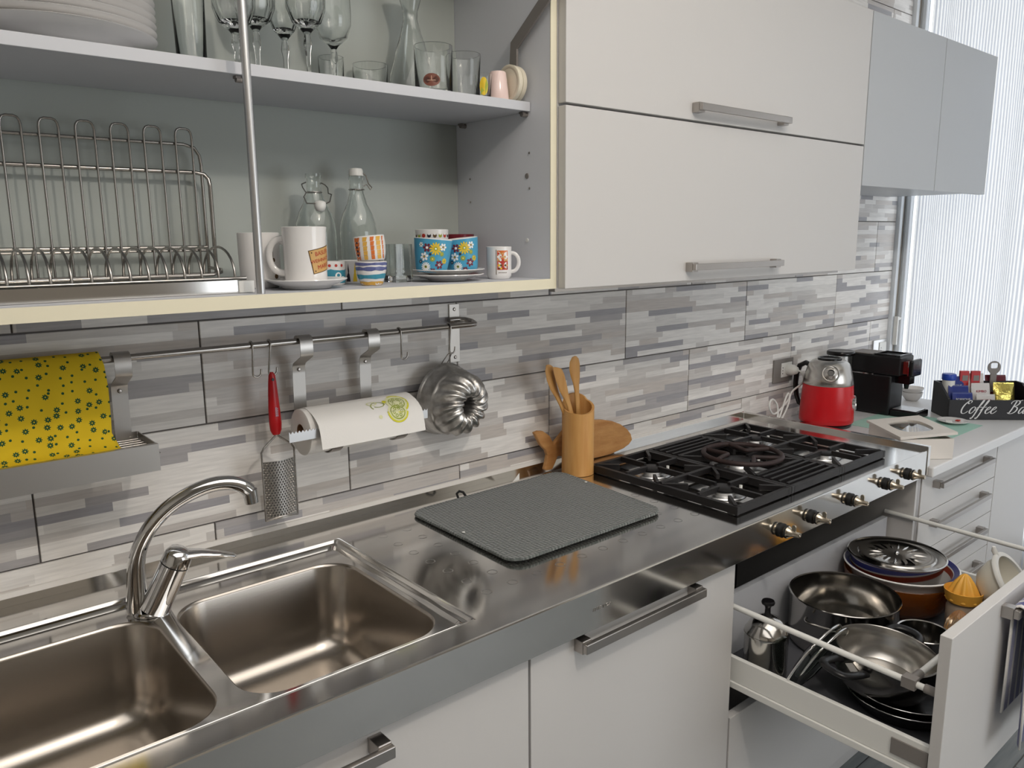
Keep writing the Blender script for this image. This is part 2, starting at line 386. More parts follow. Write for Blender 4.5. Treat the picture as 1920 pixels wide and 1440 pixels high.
obj('curtain_rail', M().box(3.36, 3.41, -1.8, -.04, 2.62, 2.65), MAT['whiteplastic'], cu)
# ------------------------------------------------------------------ furniture
def bar_handle(parent, x0, x1, yf, z, name='handle', depth=.036, mt=None, big=1.0):
    # flat bar on two square posts in front of a face at y = yf
    m = M(); s = .011 * big
    m.box(x0, x1, yf - depth, yf - depth + .010, z - s/2 - .002, z + s/2 + .002)
    for a, b in ((x0, x0 + .022), (x1 - .022, x1)): m.box(a, b, yf - depth + .010, yf, z - s/2 - .006, z + s/2 + .005)
    return obj(name, m, mt or MAT['nickel'], parent, bev=.0012)
# --- open wall cabinet (its flap is lifted out of view)
CX0, CX1, CYF, CZ0, CZ1 = -.04, 1.1615, -.333, 1.4375, 2.167
oc = thing('open_wall_cabinet', 'open white wall cabinet with yellowed cream edges, holding crockery above the sink', 'cabinet', ((CX0+CX1)/2, -.17, CZ0))
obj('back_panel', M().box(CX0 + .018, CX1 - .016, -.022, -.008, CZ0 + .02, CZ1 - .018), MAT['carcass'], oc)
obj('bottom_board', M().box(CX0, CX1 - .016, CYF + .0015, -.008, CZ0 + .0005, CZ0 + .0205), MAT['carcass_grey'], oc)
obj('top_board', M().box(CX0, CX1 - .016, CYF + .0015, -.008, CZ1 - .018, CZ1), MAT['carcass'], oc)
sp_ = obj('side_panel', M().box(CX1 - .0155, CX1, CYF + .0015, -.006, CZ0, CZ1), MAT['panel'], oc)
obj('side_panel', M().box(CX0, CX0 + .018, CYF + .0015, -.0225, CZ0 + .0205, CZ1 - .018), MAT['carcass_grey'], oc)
eb = M().box(CX0, CX1 - .016, CYF - .0005, CYF + .0012, CZ0, CZ0 + .0205)
obj('edge_band', eb, MAT['cream'], oc, label='cream plastic edging of the bottom board')
obj('edge_band', M().box(CX1 - .016, CX1, CYF - .0005, CYF + .0012, CZ0, CZ1), MAT['cream'], oc, label='cream plastic edging of the right side')
obj('shelf', M().box(CX0 + .02, CX1 - .0175, -.275, -.0235, 1.790, 1.808), MAT['carcass_grey'], oc, bev=.0008)
for x, y, z in ((1.140, -.262, 1.785), (1.140, -.055, 1.785), (.5565, -.262, 1.785)):
    obj('shelf_pin', M().cyl((x - .008, y, z), (x + .006, y, z), .005, n=12).box(x - .010, x - .002, y - .006, y + .006, z + .001, z + .0045), MAT['greyplastic'], oc, smooth=40)
obj('support_rod', M().cyl((.543, -.318, CZ0 + .0205), (.543, -.318, CZ1 - .018), .0066, n=20), MAT['alu'], oc, smooth=40)
holes = [(-.262, 1.665, .0065, 'greyplastic'), (-.27, 1.71, .0028, 'nickel'), (-.27, 1.64, .0028, 'nickel'), (-.262, 1.535, .0050, 'whiteplastic'), (-.07, 1.67, .0025, 'nickel'), (-.07, 1.62, .0025, 'nickel')]
for y, z, r, k in holes:
    obj('screw_cap', M().cyl((1.1475, y, z), (1.1445, y, z), r, r * .8, n=14), MAT[k], oc, smooth=40)
arm = M(); pts = [(-.42, 2.052), (-.335, 1.985), (-.243, 1.918), (-.240, 1.865)]
L_ = []
for i, (y, z) in enumerate(pts):
    a = Vector(pts[max(i-1, 0)]); b = Vector(pts[min(i+1, 3)]); d = (b - a).normalized(); nn = Vector((-d.y, d.x)) * .012
    L_.append([(1.128, y + nn.x, z + nn.y), (1.133, y + nn.x, z + nn.y), (1.133, y - nn.x, z - nn.y), (1.128, y - nn.x, z - nn.y)])
obj('lift_arm', arm.loft(L_), MAT['greyplastic'], oc, bev=.0008, label='grey bent flap lift arm')
obj('flap_door', M().loft([[(CX0 + .002, -.350, 2.180), (CX1 - .002, -.350, 2.180), (CX1 - .002, -.338, 2.198), (CX0 + .002, -.338, 2.198)], [(CX0 + .002, -.700, 2.420), (CX1 - .002, -.700, 2.420), (CX1 - .002, -.688, 2.438), (CX0 + .002, -.688, 2.438)]]), MAT['lacquer'], oc, label='white flap door swung up above the open cabinet')
obj('arm_hinge', M().cyl((1.1455, -.2395, 1.858), (1.131, -.2395, 1.858), .013, n=20), MAT['greyplastic'], oc, smooth=40)
# --- closed wall cabinet with two flap doors
wc = thing('flap_door_cabinet', 'large white wall cabinet with two stacked horizontal flap doors', 'cabinet', (1.77, -.17, CZ0))
obj('body', M().box(1.1640, 2.377, -.3325, -.006, 1.4415, CZ1 - .001), MAT['lacquer'], wc)
d = obj('flap_door', M().box(1.1655, 2.3765, -.3555, -.3335, 1.4377, 1.7950), MAT['lacquer'], wc, bev=.0012, label='lower white flap door')
bar_handle(d, 1.557, 1.933, -.3555, 1.4700, depth=.030)
d = obj('flap_door', M().box(1.1655, 2.3765, -.3555, -.3335, 1.8000, CZ1), MAT['lacquer'], wc, bev=.0012, label='upper white flap door')
bar_handle(d, 1.562, 1.935, -.3555, 1.8270, depth=.030)
obj('light_pelmet', M().box(1.18, 2.36, -.310, -.292, 1.4285, 1.4410), MAT['nickel'], wc)
# --- small wall cabinet on the right
sc_ = thing('two_door_cabinet', 'pale grey handleless wall cabinet with two doors beside the curtain', 'cabinet', (2.86, -.17, 1.684))
obj('body', M().box(2.3805, 3.327, -.3325, -.006, 1.690, CZ1 - .001), MAT['grey_lacquer'], sc_)
obj('door', M().box(2.3815, 2.8840, -.3555, -.3335, 1.6837, CZ1), MAT['grey_lacquer'], sc_, bev=.0012)
obj('door', M().box(2.8875, 3.3285, -.3555, -.3335, 1.6837, CZ1), MAT['grey_lacquer'], sc_, bev=.0012)
# --- base cabinets under the steel worktop
DY = -.5995
b1 = thing('sink_base_cabinet', 'white base cabinet under the left sink bowl', 'cabinet', (.4, -.3, 0))
obj('plinth', M().box(-.34, .851, -.55, -.03, .0005, .10), MAT['lacquer'], b1)
obj('side_panel', M().box(.834, .851, -.578, -.008, .1005, .855), MAT['lacquer'], b1)
obj('side_panel', M().box(-.34, -.322, -.578, -.008, .1005, .855), MAT['lacquer'], b1)
obj('bottom_board', M().box(-.321, .833, -.578, -.008, .1005, .118), MAT['lacquer'], b1)
d = obj('door', M().box(.2525, .8475, DY, -.579, .11, .8430), MAT['lacquer'], b1, bev=.0012); bar_handle(d, .175 + .085, .562, DY, .8260, depth=.040, big=1.3)
d = obj('door', M().box(-.3375, .2495, DY, -.579, .11, .8430), MAT['lacquer'], b1, bev=.0012); bar_handle(d, -.25, .05, DY, .8260, depth=.040, big=1.3)
b2 = thing('white_base_unit', 'white base unit with one tall door and a bar handle under the steel drainer', 'cabinet', (1.15, -.3, 0))
obj('body', M().box(.8530, 1.4460, -.578, -.008, .1005, .854), MAT['lacquer'], b2)
obj('plinth', M().box(.8530, 1.4460, -.55, -.03, .0005, .10), MAT['lacquer'], b2)
d = obj('door', M().box(.8525, 1.4450, DY, -.579, .11, .8430), MAT['lacquer'], b2, bev=.0012); bar_handle(d, .955, 1.300, DY, .8330, depth=.032, big=1.25)
# --- drawer unit under the hob, top drawer pulled out
du = thing('pan_drawer_cabinet', 'white cabinet under the hob with its deep pan drawer pulled out', 'cabinet', (1.9, -.3, 0))
obj('side_panel', M().box(1.4475, 1.4600, -.578, -.008, .1005, .8545), MAT['lacquer'], du)
obj('side_panel', M().box(2.3440, 2.3560, -.5985, -.008, .1005, .8545), MAT['lacquer'], du)
obj('edge_strip', M().box(2.3565, 2.3730, -.5985, -.50, .1005, .8545), MAT['nickel'], du, label='brushed metal edge strip on the right')
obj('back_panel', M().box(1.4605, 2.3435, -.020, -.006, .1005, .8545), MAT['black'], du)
obj('plinth', M().box(1.4475, 2.3560, -.55, -.03, .0005, .10), MAT['lacquer'], du)
lo = obj('lower_drawer', M().box(1.4520, 2.3500, DY, -.579, .11, .4700), MAT['lacquer'], du, bev=.0012, label='closed lower drawer front')
bar_handle(lo, 1.72, 2.08, DY, .445, depth=.032)
dr = obj('pan_drawer', M().box(1.4760, 2.3320, -1.0150, -.530, .548, .5590).box(1.4760, 2.3320, -.5295, -.515, .548, .7150), MAT['carcass_grey'], du, label='open drawer with grey back and base')
obj('drawer_floor_sheet', M().box(1.4765, 2.3315, -1.0145, -.5305, .5592, .5605), MAT['dark_floor'], dr, label='dark grey sheet on the drawer floor')  # dark grey sheet that darkens the drawer floor between the pots
obj('drawer_front', M().box(1.4530, 2.3480, -1.0360, -1.0155, .4720, .8430), MAT['lacquer'], dr, bev=.0012)
for sx in (0, 1):
    xa = 1.4640 if sx == 0 else 2.3325
    obj('drawer_side', M().box(xa, xa + .0115, -1.0150, -.515, .556, .613).box(xa - (.004 if sx == 0 else -.004), xa + (.0115 if sx == 0 else .0155), -1.0150, -.515, .540, .5555), MAT['whiteplastic'], dr, bev=.0015)
    xr = 1.4725 if sx == 0 else 2.3360
    obj('gallery_rail', M().cyl((xr, -1.0150, .7200), (xr, -.520, .7300), .0062, n=12), MAT['whiteplastic'], dr, smooth=40)
obj('cross_rail', M().cyl((1.500, -.9655, .7215), (2.330, -.9655, .7215), .0062, n=12), MAT['whiteplastic'], dr, smooth=40)
obj('rail_clip', M().box(1.462, 1.483, -.978, -.953, .711, .7315).cyl((1.480, -.9655, .7215), (1.515, -.9655, .7215), .0085, n=12), MAT['greyplastic'], dr, smooth=35)
obj('rail_socket', M().cyl((1.4725, -1.0150, .7200), (1.4725, -.992, .7203), .0085, n=12), MAT['greyplastic'], dr, smooth=40)
obj('side_badge', M().box(1.4605, 1.4638, -1.0120, -.945, .5690, .6010), MAT['greyplastic'], dr, label='dark grey cover plate on the drawer side')
bar_handle(dr, 1.690, 2.06, -1.0360, .8180, name='drawer_handle', depth=.032, big=1.2)
# --- drawer column and tall door on the right, white worktop on top
ZW = .880
rb = thing('drawer_column_cabinet', 'white base cabinet with a column of bar-handled drawers below the kettle', 'cabinet', (2.68, -.3, 0))
obj('body', M().box(2.3800, 2.9760, -.578, -.008, .1005, .848), MAT['lacquer'], rb)
obj('plinth', M().box(2.3800, 2.9760, -.55, -.03, .0005, .10), MAT['lacquer'], rb)
zt = .8430
for i in range(6):
    z1 = zt - i * .1225; z0 = z1 - .1200
    d = obj('drawer', M().box(2.3820, 2.9740, DY, -.579, z0, z1), MAT['lacquer'], rb, bev=.001)
    bar_handle(d, 2.458, 2.872, DY, z1 - .036, depth=.032)
rd = thing('side_door_cabinet', 'plain white base cabinet with a door at the right edge below the coffee caddy', 'cabinet', (3.17, -.3, 0))
obj('body', M().box(2.9790, 3.3550, -.578, -.008, .1005, .848), MAT['lacquer'], rd)
obj('plinth', M().box(2.9790, 3.3550, -.55, -.03, .0005, .10), MAT['lacquer'], rd)
obj('door', M().box(2.9800, 3.3540, DY, -.579, .11, .8430), MAT['lacquer'], rd, bev=.001)
tag(obj('white_worktop', M().box(2.3745, 3.3580, -.6300, -.0050, .8490, ZW), mat('white laminate', 'dcdcdc', .3), bev=.004), 'white laminate worktop carrying the kettle and coffee machine', 'worktop')
# ------------------------------------------------------------------ stainless worktop
ZC = .9328
def rrect(x0, x1, y0, y1, r, n=6):
    p = []
    for cx, cy, a in ((x1 - r, y1 - r, 0), (x0 + r, y1 - r, 90), (x0 + r, y0 + r, 180), (x1 - r, y0 + r, 270)):
        for i in range(n + 1):
            t = math.radians(a + 90 * i / n); p.append((cx + r * math.cos(t), cy + r * math.sin(t)))
    return p
def fill(m, outer, holes_, z):
    bm = bmesh.new(); es = []
    for lp in [outer] + holes_:
        vs_ = [bm.verts.new((x, y, z)) for x, y in lp]
        es += [bm.edges.new((vs_[i], vs_[(i + 1) % len(vs_)])) for i in range(len(vs_))]
    bmesh.ops.triangle_fill(bm, use_beauty=True, edges=es)
    bm.verts.ensure_lookup_table(); bm.verts.index_update()
    m.add([v.co[:] for v in bm.verts], [tuple(v.index for v in f.verts) for f in bm.faces]); bm.free()
wt = thing('steel_worktop', 'long stainless steel worktop with two sink bowls, ringed drainer and hob', 'worktop', (1.0, -.3, ZC))
WX0, WX1, WYF = -.70, 2.3700, -.6180
RX0, RX1, RY0, RY1 = -.115, .7640, -.5690, -.1000
ZR = ZC - .009
o_ = [(WX0, WYF + .002), (WX1 - .018, WYF + .002), (WX1 - .018, -.012), (WX0, -.012)]
m = M(); fill(m, o_, [rrect(RX0, RX1, RY0, RY1, .006, 3)], ZC)
# stepped rim round the sinks
prof = [(0, ZC), (.003, ZC + .0012), (.006, ZC + .0006), (.010, ZC - .0045), (.018, ZC - .0050), (.021, ZC - .0035), (.026, ZR)]
m.loft([[(x, y, z) for x, y in rrect(RX0 + d, RX1 - d, RY0 + d * .55, RY1 - d, .006 + d * .3, 3)] for d, z in prof], False, False)
BW = [(-.075, .3700), (.3980, .7280)]; BY0, BY1 = -.5440, -.1780
bl = [rrect(a, b, BY0, BY1, .062, 8) for a, b in BW]
ir = rrect(RX0 + .026, RX1 - .026, RY0 + .026 * .55, RY1 - .026, .006 + .026 * .3, 3)
fill(m, ir, bl, ZR)
obj('top_sheet', m, MAT['steel'], wt, smooth=25)
m = M().strip([(WYF + .0035, ZC - .0002), (WYF + .0015, ZC - .0008), (WYF + .0005, ZC - .0025), (WYF + .0005, ZC - .0762), (WYF + .0015, ZC - .0772), (WYF + .012, ZC - .0772)], WX0, WX1 - .018, .001)
obj('front_apron', m, MAT['steel'], wt, smooth=15)
obj('back_upstand', M().box(WX0, WX1 - .018, -.0118, -.0060, ZC - .02, ZC + .015), MAT['steel'], wt, bev=.001)
obj('end_flange', M().box(WX1 - .0180, WX1, -.6200, -.0060, ZC - .0770, .9440), MAT['steel'], wt, bev=.0015)
for (a, b), lp in zip(BW, bl):
    m = M(); dep = .172; loops = [[(x, y, ZR) for x, y in lp]]
    def inset(d, z, rr): return [(x, y, z) for x, y in rrect(a + d, b - d, BY0 + d, BY1 - d, rr, 8)]
    for d, z, rr in ((.002, ZR - .0015, .061), (.004, ZR - .006, .060), (.012, ZR - dep + .050, .058), (.017, ZR - dep + .026, .056), (.028, ZR - dep + .009, .050), (.048, ZR - dep, .04)): loops.append(inset(d, z, rr))
    m.loft(loops, False, True)
    bo = obj('sink_bowl', m, MAT['bowlsteel'], wt, smooth=50)
    cx, cy = (a + b) / 2, (BY0 + BY1) / 2 - .06
    obj('drain', M().lathe([(0, ZR - dep + .0015), (.028, ZR - dep + .0015), (.034, ZR - dep + .003), (.042, ZR - dep + .0025), (.044, ZR - dep + .0004)], (cx, cy, 0), 24), MAT['potsteel'], bo, smooth=40)
# embossed drainer rings
ringm = M(); loops = []
for rr, h in ((.0080, 0), (.0086, .0003), (.0094, .0003), (.0100, 0)): loops.append([(rr * math.cos(2*PI*i/20), rr * math.sin(2*PI*i/20), h) for i in range(20)])
ringm.loft(loops, False, False); ring_me = mesh('embossed_ring', ringm, MAT['steel'], 60)
for i in range(11):
    for j in range(7):
        if i == 10 and j < 3: continue
        o = bpy.data.objects.new('embossed_ring', ring_me); COL.objects.link(o); o.parent = wt
        o.location = Vector((.8385 + .0590 * i, -.1530 - .0578 * j, ZC + .0001)) - Vector((1.0, -.3, ZC))
# maker's mark stamped in the apron
def text_mesh(s, size, ext=.0004, shear=0, align='CENTER'):
    cu_ = bpy.data.curves.new('t', 'FONT'); cu_.body = s; cu_.size = size; cu_.extrude = ext; cu_.shear = shear; cu_.align_x = align; cu_.align_y = 'CENTER'; cu_.resolution_u = 3
    to = bpy.data.objects.new('t', cu_); COL.objects.link(to); bpy.context.view_layer.update()
    me = bpy.data.meshes.new_from_object(to.evaluated_get(bpy.context.evaluated_depsgraph_get()))
    m = M(); m.add([v.co[:] for v in me.vertices], [tuple(p.vertices) for p in me.polygons])
    bpy.data.objects.remove(to); bpy.data.curves.remove(cu_); bpy.data.meshes.remove(me); return m
m = text_mesh('ALPES INOX', .0085, .0006); m.xf(Matrix.Translation((1.006, WYF - .0001, .894)) @ Matrix.Rotation(PI/2, 4, 'X'))
obj('stamped_mark', m, MAT['nickel'], wt)
# hob controls
for kx in (1.590, 1.722, 1.906, 2.100, 2.232):
    c = (kx, WYF, .8885)
    def Y(d, r): return (r, d)
    m = M(); m.lathe([(0, 0), (.016, 0), (.0165, .003), (.0165, .006), (.014, .0075), (0, .0075)], n=22)
    k = M(); k.v = [(p[0], -p[2], p[1]) for p in m.v]; k.f = m.f; k.mi = m.mi; k.xf(Matrix.Translation(c))
    kn = obj('control_knob', k, MAT['rubber'], wt, smooth=40)
    m = M().lathe([(.0105, .0076), (.013, .011), (.0138, .014), (.0138, .018), (.012, .020), (.0085, .026), (.0062, .036), (.0058, .046), (.0030, .0465), (0, .043)], n=22)
    k = M(); k.v = [(p[0], -p[2], p[1]) for p in m.v]; k.f = m.f; k.mi = m.mi; k.xf(Matrix.Translation(c))
    obj('knob_stem', k, MAT['brass'], kn, smooth=40)
    m = M().lathe([(.0136, .0125), (.0150, .0135), (.0150, .0165), (.0136, .0175)], n=22)
    k = M(); k.v = [(p[0], -p[2], p[1]) for p in m.v]; k.f = m.f; k.mi = m.mi; k.xf(Matrix.Translation(c)); obj('seal_ring', k, MAT['rubber'], kn, smooth=60)
    obj('knob_wing', M().prism([(-.0365, .006), (-.0265, .006), (-.0260, .016), (-.0285, .020), (-.034, .020), (-.0362, .017)], -.0022, .0022, 'yz').xf(Matrix.Translation(c)), MAT['brass'], kn, bev=.0008)
# burners
hob = thing('gas_hob', 'five-burner gas hob set into the steel worktop', 'hob', (1.80, -.37, ZC + .0008))
for bx, by, s in ((1.5955, -.238, 1), (1.5955, -.458, 1.05), (1.827, -.347, 1.5), (2.068, -.238, 1), (2.068, -.458, .85)):
    z = ZC + .001
    bu = obj('burner', M().lathe([(.052*s, 0), (.050*s, .003), (.036*s, .004), (.034*s, .010), (.030*s, .011), (0, .011)], (bx, by, z), 28), MAT['alu'], hob, smooth=35)
    obj('burner_cap', M().lathe([(0, .0115), (.028*s, .0115), (.030*s, .0125), (.030*s, .015), (.026*s, .0170), (0, .0175)], (bx, by, z), 24), MAT['iron'], bu, smooth=35)
    obj('spark_plug', M().cyl((bx + .040*s, by - .02, z), (bx + .040*s, by - .02, z + .016), .004, n=10), MAT['whiteplastic'], bu, smooth=40)
# cast iron pan supports
def grate(x0, x1, y0, y1):
    m = M(); b = .0115; zt_ = ZC + .021; zb_ = ZC + .0028
    for a in ((x0, x0 + b, y0, y1), (x1 - b, x1, y0, y1), (x0 + b, x1 - b, y0, y0 + b), (x0 + b, x1 - b, y1 - b, y1)): m.box(*a, zb_, zt_)
    fr = (x0, x1, y0, y1)
    for lx in (x0 + .002, x1 - b):
        for ly in (y0 + .002, y1 - b): m.box(lx, lx + b - .002, ly, ly + b - .002, ZC + .0008, zb_)
    bars = []; h0, h1 = zt_ - .011, zt_ + .003
    def bar(p, q, w=.0045):
        d = (Vector(q) - Vector(p)).normalized(); nn = Vector((-d.y, d.x)) * w
        bars.append(M().prism([(p[0]+nn.x, p[1]+nn.y), (q[0]+nn.x, q[1]+nn.y), (q[0]-nn.x, q[1]-nn.y), (p[0]-nn.x, p[1]-nn.y)], h0, h1))
    return m, bars, bar
def finish(g, m, bars):
    obj('grate_frame', m, MAT['iron'], g, bev=.002)
    for b in bars: obj('grate_bar', b, MAT['iron'], g, bev=.001)
gy0, gy1 = -.572, -.122
def pan_support(x0, x1, centres, label):
    g = thing('pan_support', label, 'grate', ((x0+x1)/2, -.37, ZC + .0008), group='cast iron pan supports on the hob')
    m, bars, bar = grate(x0, x1, gy0, gy1)
    ym = sum(c[1] for c in centres) / len(centres)
    bar((x0 + .011, ym), (x1 - .011, ym), .006)
    for cx, cy in centres:
        bar((x0 + .011, cy), (cx - .022, cy)); bar((x1 - .011, cy), (cx + .022, cy))
        yb = gy1 - .011 if cy > ym else ym + -.006; ya = ym + .006 if cy > ym else gy0 + .011
        bar((cx, ya), (cx, cy - .022)); bar((cx, yb), (cx, cy + .022))
        for sx in (-1, 1):
            for sy in (-1, 1): bar((x0 + .008 if sx < 0 else x1 - .008, ya if sy < 0 else yb), (cx + sx * .060, cy + sy * .058), .004)
    finish(g, m, bars)
pan_support(1.4850, 1.7060, [(1.5955, -.238), (1.5955, -.458)], 'black cast iron pan support nearest the bamboo utensil pot')
pan_support(1.9480, 2.1880, [(2.0680, -.238), (2.0680, -.458)], 'black cast iron pan support furthest right, along the raised steel end')
g = thing('pan_support', 'black cast iron middle pan support with slatted ends under the brown wok ring', 'grate', (1.827, -.347, ZC + .0008), group='cast iron pan supports on the hob')
m, fl_, bar = grate(1.7075, 1.9465, gy0, gy1)
for y in (-.466, -.228): bar((1.7190, y), (1.9350, y), .006)
for y in (-.486, -.508, -.530, -.552, -.206, -.184, -.162, -.142): bar((1.7190, y), (1.9350, y), .0035)
for sx in (-1, 1):
    bar((1.827 + sx * .108, -.347), (1.827 + sx * .035, -.347)); bar((1.827, -.347 + sx * .119), (1.827, -.347 + sx * .035))
    for sy in (-1, 1): bar((1.827 + sx * .108, -.347 + sy * .119), (1.827 + sx * .05, -.347 + sy * .05), .004)
finish(g, m, fl_)
wr = thing('wok_ring', 'brown cast iron wok ring lying on the middle burner', 'wok ring', (1.835, -.350, ZC + .0245))
zz = ZC + .0315
obj('outer_ring', M().tube([(1.835 + .102 * math.cos(t*PI/20), -.350 + .102 * math.sin(t*PI/20), zz) for t in range(40)], .0068, 8, closed=True), MAT['rustyiron'], wr, smooth=60)
for k in range(3):
    a0 = k * 2 * PI / 3 + 1.9; pts = []
    for i in range(13):
        t = i / 12; rr = .100 - .060 * math.sin(t * PI) ** .8; a = a0 + t * 1.15
        pts.append((1.835 + rr * math.cos(a), -.350 + rr * math.sin(a), zz))
    obj('ring_lobe', M().tube(pts, .006, 8), MAT['rustyiron'], wr, smooth=60)
# ------------------------------------------------------------------ things on and along the back wall
def faucet():
    z0 = ZR
    t = thing('kitchen_faucet', 'chrome swan-neck mixer tap standing behind the two sink bowls', 'tap', (.374, -.172, z0 + .0004))
    obj('base_flange', M().lathe([(0, 0), (.027, 0), (.027, .004), (.024, .007), (0, .007)], (.374, -.172, z0 + .0006), 28), MAT['chrome'], t, smooth=40)
    # leaning body
    a = Vector((.380, -.176, z0 + .006)); b = Vector((.4130, -.1940, 1.0060)); d = (b - a).normalized()
    m = M().tube([a, a + d*.012, a + d*.03, a + d*.062, b], [.0250, .0245, .0238, .0235, .0235], 24)
    obj('mixer_body', m, MAT['chrome'], t, smooth=60)
    obj('seal_ring', M().tube([b - d*.0002, b + d*.002], [.0231, .0231], 24), MAT['rubber'], t, smooth=60)
    c = b + d * .0022
    m = M().tube([c, c + d*.017, c + d*.026, c + d*.030], [.0235, .0226, .0175, .005], 24)
    lv = obj('lever_cap', m, MAT['chrome'], t, smooth=60)
    p0 = c + d * .015; m = M()
    m.tube([p0 + Vector((.004, 0, 0)), p0 + Vector((.034, -.006, -.003)), p0 + Vector((.062, -.010, -.011)), p0 + Vector((.086, -.013, -.020)), p0 + Vector((.092, -.0138, -.0225))], [.016, .0115, .0085, .0078, .002], 12, flat=(.55, 1.25))
    obj('lever', m, MAT['chrome'], lv, smooth=60)
    P = [(.357, -.160, z0 + .004), (.3572, -.162, .955), (.359, -.164, .985), (.3605, -.166, 1.016), (.370, -.172, 1.050), (.388, -.182, 1.0815), (.414, -.194, 1.109), (.446, -.207, 1.128), (.478, -.218, 1.1385), (.506, -.226, 1.1372), (.524, -.231, 1.1290), (.534, -.2335, 1.1180)]
    # smooth the path
    Q = [Vector(p) for p in P]
    for _ in range(2):
        N = [Q[0]]
        for i in range(len(Q) - 1): N += [Q[i] * .75 + Q[i+1] * .25, Q[i] * .25 + Q[i+1] * .75]
        Q = N + [Q[-1]]
    R = [.0180 - .0055 * min(1, i / (len(Q) * .35)) for i in range(len(Q))]
    obj('spout', M().tube(Q, R, 20), MAT['chrome'], t, smooth=70)
    obj('aerator', M().cyl((.5345, -.2340, 1.1200), (.5365, -.2350, 1.0970), .0122, .0118, 20), MAT['chrome'], t, smooth=40)
faucet()
# --- rail with brackets
rl = thing('utensil_rail', 'long thin steel utensil rail screwed to the striped tiles under the open cabinet', 'rail', (.4, -.03, 1.25))
RYY, RZ = -.066, 1.3440
pts = [(-.75, RYY, RZ), (.4, RYY, RZ), (1.140, RYY, RZ), (1.156, RYY + .003, RZ), (1.165, RYY + .013, RZ), (1.167, RYY + .030, RZ + .004), (1.161, RYY + .045, RZ + .007), (1.146, RYY + .051, RZ + .008), (1.118, RYY + .0515, RZ + .008)]
obj('rail_tube', M().tube(pts, .0062, 12), MAT['wire'], rl, smooth=60)
for bx in (1.1385, -.55):
    br = obj('wall_bracket', M().box(bx - .0145, bx + .0145, -.0085, -.0050, 1.250, 1.3885).box(bx - .008, bx + .008, -.030, -.0085, RZ - .004, RZ + .004), MAT['satin'], rl, bev=.0008)
    for z in (1.376, 1.262): obj('screw', M().lathe([(0, .0028), (.0028, .0024), (.0042, .0008), (.0042, 0)], n=12).xf(Matrix.Translation((bx, -.0086, z)) @ Matrix.Rotation(PI/2, 4, 'X')), MAT['nickel'], br, smooth=40)
def hanger_path(z1):
    return [(-.052, 1.3440), (-.0535, 1.3500), (-.058, 1.3535), (-.066, 1.3550), (-.075, 1.3525), (-.0795, 1.3450), (-.0800, 1.3200), (-.0770, 1.3130), (-.0420, 1.2960), (-.0385, 1.2900), (-.0370, 1.2750), (-.0350, z1)]
def hanger(parent, x, z1, name='hanger'):
    p = hanger_path(z1)
    h = obj(name, M().strip(p, x - .0135, x + .0135, .0016), MAT['satin'], parent, smooth=45)
    obj('screw', M().lathe([(0, .0026), (.0026, .0022), (.0038, .0006), (.0038, 0)], n=12).xf(Matrix.Translation((x, -.0395, 1.2830)) @ Matrix.Rotation(PI/2, 4, 'X')), MAT['nickel'], h, smooth=40)
# --- hanging drip tray with cloth
tr = thing('hanging_drip_tray', 'stainless wire-bottomed tray hung from the rail at the left edge', 'tray', (.05, -.08, 1.158))
hanger(tr, .392, 1.168); hanger(tr, -.30, 1.168)
TXa, TXb, TYf, TYb, Tz0, Tz1 = -.42, .4170, -.1520, -.0330, 1.1600, 1.2060
obj('front_lip', M().box(TXa, TXb, TYf, TYf + .0016, Tz0, Tz1).box(TXa, TXb, TYf + .0016, TYf + .010, Tz1 - .0012, Tz1), MAT['satin'], tr)
obj('end_plate', M().prism([(TYf + .0018, Tz0), (TYf + .0018, Tz1 - .0014), (TYb, Tz1), (TYb, Tz0 + .012)], TXb - .0016, TXb, 'yz'), MAT['satin'], tr)
obj('end_plate', M().prism([(TYf + .0018, Tz0), (TYf + .0018, Tz1 - .0014), (TYb, Tz1), (TYb, Tz0 + .012)], TXa, TXa + .0016, 'yz'), MAT['satin'], tr)
obj('back_plate', M().box(TXa + .002, TXb - .002, TYb, TYb + .0014, Tz0 + .012, Tz1), MAT['satin'], tr)
for i in range(7):
    y = TYf + .016 + i * .0155; obj('tray_wire', M().cyl((TXa + .002, y, Tz1 - .012), (TXb - .002, y, Tz1 - .012), .0022, n=8), MAT['wire'], tr, smooth=60)
for i in range(22):
    x = TXa + .02 + i * .039; obj('cross_wire', M().cyl((x, TYf + .004, Tz1 - .0165), (x, TYb - .001, Tz1 - .0165), .0014, n=6), MAT['wire'], tr, smooth=60)
# cloth folded over the rail
path = [(-.0520, 1.205), (-.0500, 1.26), (-.0510, 1.325), (-.0560, 1.3510), (-.0660, 1.3585), (-.0770, 1.3530), (-.0890, 1.3380), (-.0950, 1.300), (-.0965, 1.255), (-.0990, 1.225), (-.1040, 1.211), (-.1150, 1.204), (-.1260, 1.2005), (-.1370, 1.1995)]
nx = 60; vs = []; uv = []; fs = []; ln_ = 0
for i, (y, z) in enumerate(path):
    if i: ln_ += math.dist(path[i-1], path[i])
    for j in range(nx):
        x = -.28 + j * (.640 + .006 * (i > 9)) / (nx - 1)
        fr = max(0, min(1, (i - 5) / 3)) if i > 4 else 0
        w = .0035 * math.sin(x * 34 + i * .15) * fr + .002 * math.sin(x * 90 + i * .5) * fr
        if i >= 10: w = w * .5 + .006 * (x > .33) * (i - 9) * .2
        vs.append((x + .002 * math.sin(i * 1.1) * (j == nx - 1), y - abs(w) * (1 if i < 10 else .3), z + (.0012 * math.sin(x * 50 + i) if 9 < i else 0))); uv.append((x, ln_))
for i in range(len(path) - 1):
    for j in range(nx - 1): fs.append((i*nx+j, i*nx+j+1, (i+1)*nx+j+1, (i+1)*nx+j))
m = M(); m.add(vs, fs)
